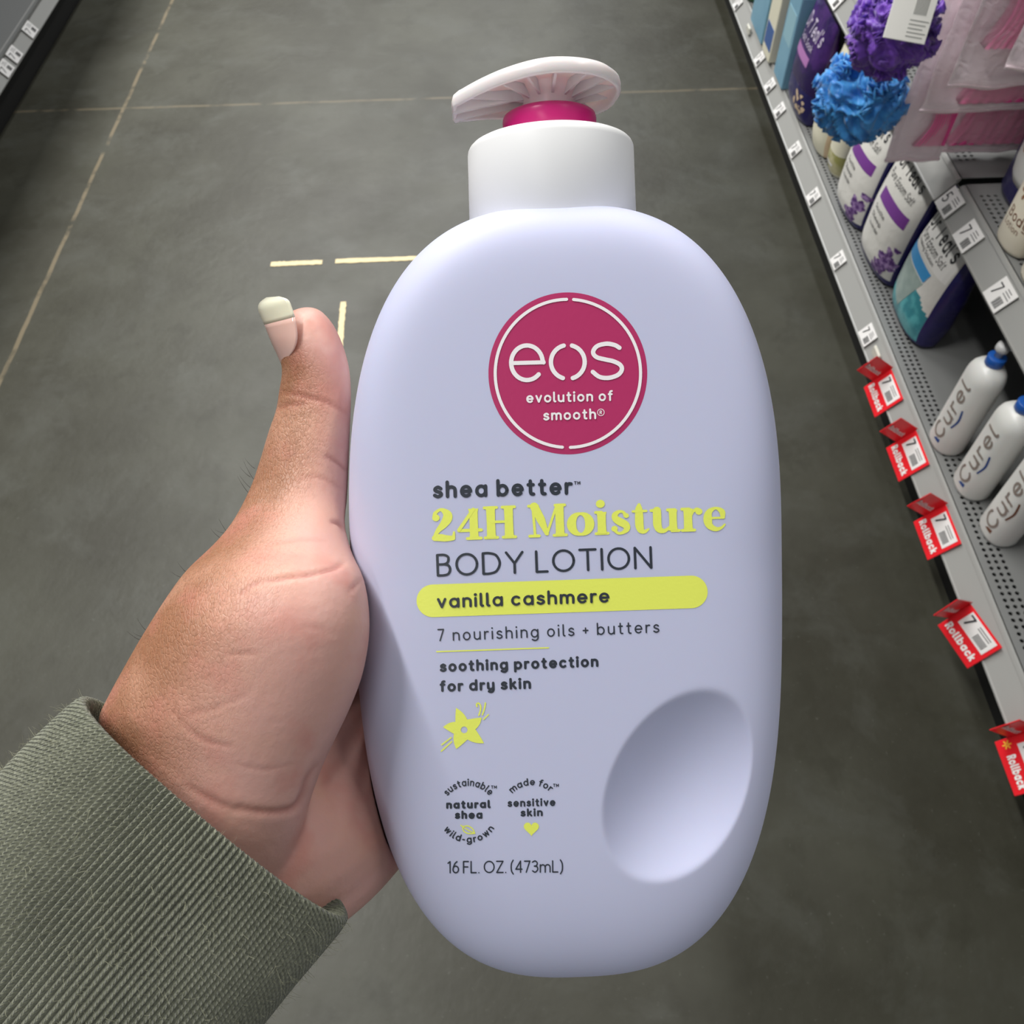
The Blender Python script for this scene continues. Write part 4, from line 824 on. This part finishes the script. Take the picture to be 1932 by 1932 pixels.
ST = [(573, 579, 590, 579, .1885, .0015), (556, 584, 606, 586, .1885, .0048), (530, 598, 620, 600, .1882, .0066), (513, 618, 634, 620, .188, .0078), (521, 655, 650, 658, .188, .0086), (532, 697, 660, 699, .1882, .0088),
      (526, 738, 663, 742, .1882, .0086), (521, 772, 662, 782, .188, .0086), (506, 815, 660, 832, .1875, .0090), (489, 872, 658, 888, .1868, .0094), (470, 925, 655, 945, .185, .0102),
      (438, 985, 651, 990, .181, .0125), (402, 1028, 664, 1042, .1765, .0150), (353, 1075, 684, 1085, .1725, .0175), (318, 1122, 695, 1140, .1705, .0190), (286, 1172, 696, 1200, .1695, .0200),
      (257, 1220, 684, 1270, .1695, .0205), (226, 1275, 662, 1330, .1700, .0210), (203, 1318, 636, 1385, .1705, .0215), (186, 1358, 610, 1440, .1712, .0220), (192, 1420, 588, 1500, .172, .0220),
      (175, 1480, 560, 1590, .172, .0215), (120, 1590, 490, 1740, .172, .0210), (10, 1720, 380, 1900, .172, .0210), (-120, 1900, 250, 2080, .172, .0210)]
ST = [tuple(r) for r in cr(ST, 4)]
parts = [loft(ST)]
w = W
parts.append(tube([w(400, 1640, .176), w(520, 1600, .186), w(610, 1560, .1935), w(655, 1490, .200), w(690, 1380, .212)], [.0200, .0200, .0165, .0150, .0130]))
parts.append(tube([w(480, 1700, .178), w(560, 1640, .188), w(640, 1590, .197), w(720, 1520, .214), w(790, 1420, .228)], [.0150, .0155, .0145, .0130, .0125]))
parts.append(tube([w(420, 1500, .180), w(560, 1400, .200), w(690, 1270, .222), w(840, 1180, .228)], [.0180, .0165, .0130, .0120]))
parts.append(tube([w(450, 1350, .184), w(580, 1220, .204), w(700, 1100, .222), w(820, 1040, .2275)], [.0160, .0140, .0115, .0110]))
parts.append(tube([w(560, 1480, .196), w(700, 1400, .222), w(830, 1300, .229)], [.0160, .0140, .0120]))
for (mx, my), tip, rr in (((820, 1030), (1330, 900), .0088), ((850, 1150), (1400, 1060), .0090), ((850, 1270), (1380, 1220), .0086), ((830, 1385), (1240, 1370), .0078)):
    pa = np.array([mx, my], float); pb = np.array(tip, float); f = lambda t: pa + (pb - pa) * t
    parts.append(tube([w(*f(0), .2275), w(*f(.45), .2250), w(*f(.75), .2235), w(*f(1), .2228)], [rr * 1.15, rr * 1.05, rr * .95, rr * .82]))
V, Fc, _ = join(parts)
tmp = obj('hand_build', V, Fc, M_pink)
rm = tmp.modifiers.new('r', 'REMESH'); rm.mode = 'VOXEL'; rm.voxel_size = .00075; rm.use_smooth_shade = True
sm = tmp.modifiers.new('s', 'SMOOTH'); sm.factor = .6; sm.iterations = 14
dg = bpy.context.evaluated_depsgraph_get(); ev = tmp.evaluated_get(dg); me = bpy.data.meshes.new_from_object(ev)
hv = np.empty(len(me.vertices) * 3); me.vertices.foreach_get('co', hv); hv = hv.reshape(-1, 3)
nr_ = np.empty(len(me.vertices) * 3); me.vertices.foreach_get('normal', nr_); nr_ = nr_.reshape(-1, 3)
old = tmp.data; bpy.data.objects.remove(tmp); bpy.data.meshes.remove(old)
pp = proj(hv); view = hv - CAM; view /= np.linalg.norm(view, axis=1)[:, None]; front = np.clip(-(nr_ * view).sum(1) * 2.5, 0, 1)
# flesh relief: creases, folds
def pdist(P, poly):
    d = np.full(len(P), 1e9); s = np.zeros(len(P))
    for i, (a, b) in enumerate(zip(poly[:-1], poly[1:])):
        a, b = np.array(a, float), np.array(b, float); ab = b - a; t = np.clip(((P - a) @ ab) / (ab @ ab), 0, 1); e = np.linalg.norm(P - (a + t[:, None] * ab), axis=1); s = np.where(e < d, (i + t) / (len(poly) - 1), s); d = np.minimum(d, e)
    return d, np.clip(4 * s * (1 - s), 0, 1) ** .6
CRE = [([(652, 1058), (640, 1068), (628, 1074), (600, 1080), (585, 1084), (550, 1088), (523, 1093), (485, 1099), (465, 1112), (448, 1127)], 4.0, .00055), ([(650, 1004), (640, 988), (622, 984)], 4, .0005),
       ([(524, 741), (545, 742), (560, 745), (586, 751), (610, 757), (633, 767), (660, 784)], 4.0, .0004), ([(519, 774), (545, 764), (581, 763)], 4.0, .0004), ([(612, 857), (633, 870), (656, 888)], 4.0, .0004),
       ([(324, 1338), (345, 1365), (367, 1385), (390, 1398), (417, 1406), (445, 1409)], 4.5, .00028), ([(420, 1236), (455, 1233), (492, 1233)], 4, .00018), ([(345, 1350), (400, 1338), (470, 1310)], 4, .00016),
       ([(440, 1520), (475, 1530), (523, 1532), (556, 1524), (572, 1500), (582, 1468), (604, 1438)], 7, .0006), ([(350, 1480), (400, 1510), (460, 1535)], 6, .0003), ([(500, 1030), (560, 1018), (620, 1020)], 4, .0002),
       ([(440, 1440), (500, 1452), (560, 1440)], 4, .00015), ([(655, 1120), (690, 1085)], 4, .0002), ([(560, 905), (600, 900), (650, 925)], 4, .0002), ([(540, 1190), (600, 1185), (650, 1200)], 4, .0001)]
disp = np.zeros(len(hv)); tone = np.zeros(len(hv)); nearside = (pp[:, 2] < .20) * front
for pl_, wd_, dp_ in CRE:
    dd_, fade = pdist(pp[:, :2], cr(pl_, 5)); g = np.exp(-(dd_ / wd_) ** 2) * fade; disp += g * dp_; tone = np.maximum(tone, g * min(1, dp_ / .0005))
# fine knuckle lines across the thumb back and wrist
disp += nearside * .00007 * (np.sin(pp[:, 1] * .95 - pp[:, 0] * .55 + 2.5 * np.sin(pp[:, 0] * .05)) * ((pp[:, 1] > 690) & (pp[:, 1] < 960)) * (np.clip((610 - pp[:, 0]) / 60, 0, 1)))
hv = hv - nr_ * (disp * nearside)[:, None]
# never inside the bottle: project out along its implicit surface
for _ in range(12):
    q_ = (hv - CB) @ RB; x_, y_, z_ = q_.T; BE = bex(z_); r3 = np.abs(x_ / BA) ** BE + np.abs(z_ / BB) ** BE + 1e-9; r = r3 ** (1 / BE); yb = BH + .00015
    g = r ** BQ + (y_ / yb) ** 2; m_in = g < 1.012
    if not m_in.any(): break
    dr = r ** (1 - BE); gx = BQ * r ** (BQ - 1) * dr * np.abs(x_ / BA) ** (BE - 1) * np.sign(x_) / BA; gz = BQ * r ** (BQ - 1) * dr * np.abs(z_ / BB) ** (BE - 1) * np.sign(z_) / BB; gy = 2 * y_ / yb ** 2
    G = np.stack([gx, gy, gz], 1); gn = (G ** 2).sum(1) + 1e-3; step = G * ((1.012 - g) / gn)[:, None]; ln = np.linalg.norm(step, axis=1)[:, None]; step *= np.minimum(1, .003 / (ln + 1e-9)); q_[m_in] += step[m_in]; hv = q_ @ RB.T + CB
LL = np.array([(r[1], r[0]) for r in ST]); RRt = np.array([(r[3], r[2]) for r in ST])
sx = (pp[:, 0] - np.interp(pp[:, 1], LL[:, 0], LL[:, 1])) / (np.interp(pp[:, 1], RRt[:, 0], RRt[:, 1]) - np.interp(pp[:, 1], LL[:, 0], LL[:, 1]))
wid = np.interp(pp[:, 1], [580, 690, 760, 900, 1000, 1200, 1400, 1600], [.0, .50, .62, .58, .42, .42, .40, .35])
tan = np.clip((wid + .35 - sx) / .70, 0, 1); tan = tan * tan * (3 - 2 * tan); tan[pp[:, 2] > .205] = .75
me.vertices.foreach_set('co', (hv - W(400, 1620, .172)).ravel())
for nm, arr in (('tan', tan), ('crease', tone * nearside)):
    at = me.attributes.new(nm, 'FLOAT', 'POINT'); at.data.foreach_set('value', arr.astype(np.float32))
M_skin = bpy.data.materials.new('skin'); M_skin.use_nodes = True
def build_skin():
    nt = M_skin.node_tree; b = nt.nodes['Principled BSDF']; N = nt.nodes.new; K = nt.links.new; tc = N('ShaderNodeTexCoord')
    def attr(n): a = N('ShaderNodeAttribute'); a.attribute_name = n; return a.outputs['Fac']
    def noise(s, d=4): n = N('ShaderNodeTexNoise'); n.inputs['Scale'].default_value = s; n.inputs['Detail'].default_value = d; K(tc.outputs['Object'], n.inputs['Vector']); return n.outputs['Fac']
    def rmp(v, lo, hi): m = N('ShaderNodeMapRange'); m.inputs[1].default_value = lo; m.inputs[2].default_value = hi; K(v, m.inputs[0]); return m.outputs[0]
    def mul(a, k): m = N('ShaderNodeMath'); m.operation = 'MULTIPLY'; K(a, m.inputs[0]); (K(k, m.inputs[1]) if not isinstance(k, float) else setattr(m.inputs[1], 'default_value', k)); return m.outputs[0]
    def mix(f, a, c):
        m = N('ShaderNodeMix'); m.data_type = 'RGBA'; K(f, m.inputs[0])
        for s, v in ((6, a), (7, c)): (K(v, m.inputs[s]) if not isinstance(v, tuple) else setattr(m.inputs[s], 'default_value', v))
        return m.outputs[2]
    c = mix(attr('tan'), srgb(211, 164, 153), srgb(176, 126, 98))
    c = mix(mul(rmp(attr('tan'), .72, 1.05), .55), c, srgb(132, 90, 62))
    c = mix(mul(rmp(noise(55), .45, .65), .45), c, srgb(214, 164, 140)); c = mix(mul(rmp(noise(90, 3), .5, .7), .45), c, srgb(200, 128, 116))
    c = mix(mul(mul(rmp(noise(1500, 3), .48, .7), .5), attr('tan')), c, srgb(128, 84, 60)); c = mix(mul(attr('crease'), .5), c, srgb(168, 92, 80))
    K(c, b.inputs['Base Color']); b.inputs['Roughness'].default_value = .46; b.inputs['Specular IOR Level'].default_value = .4
    b.inputs['Subsurface Weight'].default_value = .22; b.inputs['Subsurface Radius'].default_value = (1, .35, .2); b.inputs['Subsurface Scale'].default_value = .003
    v = N('ShaderNodeTexVoronoi'); v.feature = 'DISTANCE_TO_EDGE'; v.inputs['Scale'].default_value = 1500; mp = N('ShaderNodeMapping'); mp.inputs['Rotation'].default_value = (0, 0, .6); mp.inputs['Scale'].default_value = (1, .55, .8); K(tc.outputs['Object'], mp.inputs[0]); K(mp.outputs[0], v.inputs['Vector'])
    ad = N('ShaderNodeMath'); ad.operation = 'ADD'; K(mul(rmp(v.outputs['Distance'], 0, .16), attr('tan')), ad.inputs[0]); K(mul(noise(520, 7), 1.8), ad.inputs[1])
    bp = N('ShaderNodeBump'); bp.inputs['Strength'].default_value = .55; bp.inputs['Distance'].default_value = .00013; K(ad.outputs[0], bp.inputs['Height']); K(bp.outputs['Normal'], b.inputs['Normal'])
build_skin()
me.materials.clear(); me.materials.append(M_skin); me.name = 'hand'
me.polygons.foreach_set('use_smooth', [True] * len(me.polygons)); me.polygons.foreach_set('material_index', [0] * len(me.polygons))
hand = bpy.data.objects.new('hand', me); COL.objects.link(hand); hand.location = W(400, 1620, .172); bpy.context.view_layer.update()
tag(hand, 'left hand in an olive knit sleeve holding the lavender bottle, thumb up along its side', 'hand')
# thumbnail
rows = cr([(531, 686, 534, 685), (525, 672, 550, 669), (517, 655, 560, 652), (508, 634, 563, 630), (500, 613, 558, 598), (492, 595, 552, 579), (488, 581, 548, 569), (492, 570, 541, 563), (504, 561, 528, 559)], 3)
def nail(lo, hi, name, m, lift):
    G = []
    for k in range(lo, hi + 1):
        lx, ly, rx, ry = rows[k]
        for i in range(13):
            u = i / 12; u = u * u * .4 + u * .6; x, y = lx + (rx - lx) * u, ly + (ry - ly) * u; ph = math.acos(max(-1, 1 - (x - lx) / 66)); G.append(W(x - 1.5, y, .1881 - .0088 * math.sin(ph) - lift + .0007 * max(0, (8 - k)) / 8))
    G = np.array(G); nr = hi - lo + 1; back = G + (G - CAM) / np.linalg.norm(G - CAM, axis=1)[:, None] * .0005; k = len(G)
    Fq = [(j * 13 + i, j * 13 + i + 1, (j + 1) * 13 + i + 1, (j + 1) * 13 + i) for j in range(nr - 1) for i in range(12)]
    bd = list(range(13)) + [j * 13 + 12 for j in range(1, nr)] + [(nr - 1) * 13 + i for i in range(11, -1, -1)] + [j * 13 for j in range(nr - 2, 0, -1)]
    Fc = Fq + [tuple(k + q_ for q_ in f[::-1]) for f in Fq] + [(bd[i], k + bd[i], k + bd[(i + 1) % len(bd)], bd[(i + 1) % len(bd)]) for i in range(len(bd))]
    return obj(name, np.concatenate([G, back]), Fc, m, hand, True, world=True)
nb = nail(0, 12, 'thumbnail', mat('pink_nail', srgb(232, 186, 174), .22, .6, sss=.2, coat=.3), .0002)
nt_ = nail(12, len(rows) - 1, 'nail_tip', mat('cream_nail_tip', srgb(240, 234, 206), .25, .6, sss=.2, coat=.3), .0002); nt_['label'] = 'long cream free edge of the thumbnail'
# sleeve: ribbed knit tube
NRIB, PR = 176, 7; n = NRIB * PR; a = np.linspace(0, 2 * np.pi, 4001); ca, sa = (np.sign(f_(a)) * np.abs(f_(a)) ** (2 / 2.5) for f_ in (np.cos, np.sin))
s_ = np.concatenate([[0], np.cumsum(np.hypot(np.diff(ca) * 1.25, np.diff(sa)))]); q_ = np.linspace(0, s_[-1], n + 1)[:-1]; ca, sa = np.interp(q_, s_, ca), np.interp(q_, s_, sa); a = np.arange(n) * 2 * np.pi / n; axp = np.array([-.64, .77]); lat = np.array([.77, .64]); c0 = np.array([408., 1520.])
prof = [(58, .86, 0), (40, .875, 0), (20, .895, .2), (6, .92, .6), (-3, .95, .9), (-5, .972, 1), (-2, .99, 1), (6, 1.0, 1), (18, 1.005, 1)] + [(t, 1.005 + .05 * min(1, t / 320), 1) for t in np.linspace(32, 820, 88)]
wv = wob(77, 40, .0012); RR_ = []
for t, sc, rib in prof:
    inner = sc < .99
    sh = np.where(sa < 0, 34 * -sa, -26 * sa)      # front of the rim sits further down the arm
    tt = t + sh
    cx_ = c0[0] + axp[0] * tt - 10 * min(1, t / 300); cy_ = c0[1] + axp[1] * tt
    ripple = .0011 * rib * (np.abs(np.sin(a * NRIB / 2)) - .5)
    hwp = 318 * sc; d0 = .1705
    px_ = cx_ + lat[0] * hwp * ca; py_ = cy_ + lat[1] * hwp * ca
    P = np.array([W(x, y, d0) for x, y in zip(px_, py_)]); ctr = W(c0[0] + axp[0] * t, c0[1] + axp[1] * t, d0); f = (ctr - CAM) / np.linalg.norm(ctr - CAM)
    P = P + sa[:, None] * f * (.0272 * sc); nrm = P - P.mean(0); nrm /= np.linalg.norm(nrm, axis=1)[:, None]
    P = P + nrm * (ripple + wv(P * [1, 1, 1]) * min(1, max(0, t) / 150))[:, None]; RR_.append(P)
V, Fc = rings(RR_)
M_knit = bpy.data.materials.new('olive_knit'); M_knit.use_nodes = True
def build_knit():
    nt = M_knit.node_tree; b = nt.nodes['Principled BSDF']; N = nt.nodes.new; K = nt.links.new
    uv = N('ShaderNodeUVMap'); sp_ = N('ShaderNodeSeparateXYZ'); K(uv.outputs[0], sp_.inputs[0]); tc = N('ShaderNodeTexCoord')
    def m(op, a_, b_=None, cl=False):
        q = N('ShaderNodeMath'); q.operation = op; q.use_clamp = cl
        for i, v in enumerate((a_, b_)):
            if v is None: continue
            if isinstance(v, (int, float)): q.inputs[i].default_value = v
            else: K(v, q.inputs[i])
        return q.outputs[0]
    def noise(s, d=3, vec=None): q = N('ShaderNodeTexNoise'); q.inputs['Scale'].default_value = s; q.inputs['Detail'].default_value = d; K(vec or tc.outputs['Object'], q.inputs['Vector']); return q.outputs['Fac']
    jit = m('MULTIPLY', m('SUBTRACT', noise(260, 3), .5), .55)
    U = m('FRACT', m('ADD', sp_.outputs[0], m('MULTIPLY', jit, .5))); tri = m('ABSOLUTE', m('SUBTRACT', m('MULTIPLY', U, 2), 1))          # 0 at the rib crest
    ph = m('FRACT', m('ADD', m('ADD', sp_.outputs[1], m('ADD', m('MULTIPLY', tri, 1.1), m('MULTIPLY', m('FLOOR', sp_.outputs[0]), .381))), jit))
    st_ = m('SINE', m('MULTIPLY', ph, math.pi)); rb = m('SUBTRACT', 1, m('MULTIPLY', tri, tri))
    hgt = m('MULTIPLY', rb, m('ADD', m('MULTIPLY', st_, .42), .58)); hgt = m('ADD', hgt, m('MULTIPLY', noise(2600, 3), .35))
    bp = N('ShaderNodeBump'); bp.inputs['Strength'].default_value = 1; bp.inputs['Distance'].default_value = .0010; K(hgt, bp.inputs['Height']); K(bp.outputs['Normal'], b.inputs['Normal'])
    mx = N('ShaderNodeMix'); mx.data_type = 'RGBA'; mx.inputs[6].default_value = srgb(66, 70, 55); mx.inputs[7].default_value = srgb(184, 186, 164); K(m('ADD', m('MULTIPLY', noise(1700, 3), .8), m('MULTIPLY', m('SUBTRACT', noise(60, 2), .5), .3)), mx.inputs[0])
    K(mx.outputs[2], b.inputs['Base Color']); b.inputs['Roughness'].default_value = .9; b.inputs['Specular IOR Level'].default_value = .15; b.inputs['Sheen Weight'].default_value = .25
build_knit()
sleeve = obj('sleeve', V, Fc, M_knit, hand, True, world=True); sleeve['label'] = 'olive grey ribbed knit sleeve cuff'
uvl = sleeve.data.uv_layers.new(name='UVMap'); cum = np.concatenate([[0], np.cumsum([np.linalg.norm(RR_[k + 1].mean(0) - RR_[k].mean(0)) for k in range(len(RR_) - 1)])]) / .00105
lv = np.empty(len(sleeve.data.loops), dtype=np.int64); sleeve.data.loops.foreach_get('vertex_index', lv); col_ = lv % n; row_ = lv // n
uu = col_ / PR; fi = np.arange(len(lv)) // 4; wrap = (fi % n) == n - 1; uu = np.where(wrap & (col_ == 0), NRIB, uu); uvl.data.foreach_set('uv', np.stack([uu, cum[row_]], 1).astype(np.float32).ravel())
# loose wool fibres
r = np.random.default_rng(11); Vf = []; Ff = []
for k in range(5200):
    j = int(r.integers(7, 62)); i = int(r.integers(0, n)); p = RR_[j][i]; o_ = p - RR_[j].mean(0); o_ /= np.linalg.norm(o_); t_ = r.normal(size=3); t_ /= np.linalg.norm(t_); ln = r.uniform(.0010, .0026); q0 = p
    dirn = o_ * .5 + t_ * .8; b_ = np.cross(dirn, r.normal(size=3)); b_ /= np.linalg.norm(b_); k0 = len(Vf)
    for s in range(4):
        c = q0 + dirn * ln * s / 3 + b_ * ln * .5 * (s / 3) ** 2 - o_ * .0002; wd_ = .000035 * (1 - .6 * s / 3); e_ = np.cross(dirn, b_); e_ /= np.linalg.norm(e_)
        for g3 in (0, 2.09, 4.19): Vf.append(c + wd_ * (math.cos(g3) * b_ + math.sin(g3) * e_))
    for s in range(3):
        for g3 in range(3): h3 = (g3 + 1) % 3; Ff.append((k0 + 3 * s + g3, k0 + 3 * s + h3, k0 + 3 * s + 3 + h3, k0 + 3 * s + 3 + g3))
fz = obj('wool_fuzz', Vf, Ff, mat('wool_fibre', srgb(150, 150, 128), .9, .1), sleeve, False); fz['kind'] = 'stuff'
_mw = np.array(hand.matrix_world.translation); fz.data.vertices.foreach_set('co', (np.array(Vf) - _mw).ravel())
# a few fine dark hairs on the outer edge of thumb and wrist
r = np.random.default_rng(4); Vf = []; Ff = []
for (hx, hy, dp_) in [(478, 884, .187), (476, 905, .187), (472, 922, .1865), (466, 930, .186), (470, 900, .1868), (352, 1082, .174), (345, 1090, .174), (275, 1192, .170), (268, 1200, .170), (264, 1208, .170), (425, 1005, .181), (432, 1012, .1805), (418, 1018, .179)]:
    p = W(hx + 3, hy, dp_); e1 = W(hx - 22 + r.uniform(-4, 6), hy - 6 + r.uniform(-22, 12), dp_) - p; e2 = W(hx, hy - 14, dp_) - W(hx, hy, dp_); k0 = len(Vf); s1 = e1 / np.linalg.norm(e1); s2 = np.cross(s1, [.1, .2, .97]); s2 /= np.linalg.norm(s2); s3 = np.cross(s1, s2)
    for s in range(6):
        t = s / 5; c = p + e1 * t + e2 * .7 * t * t; wd_ = .00006 * (1 - .7 * t)
        for g3 in (0, 2.09, 4.19): Vf.append(c + wd_ * (math.cos(g3) * s2 + math.sin(g3) * s3))
    for s in range(5):
        for g3 in range(3): h3 = (g3 + 1) % 3; Ff.append((k0 + 3 * s + g3, k0 + 3 * s + h3, k0 + 3 * s + 3 + h3, k0 + 3 * s + 3 + g3))
hr = obj('fine_hair', np.array(Vf) - _mw, Ff, mat('dark_hair', srgb(50, 42, 38), .5), hand, False); hr['kind'] = 'stuff'
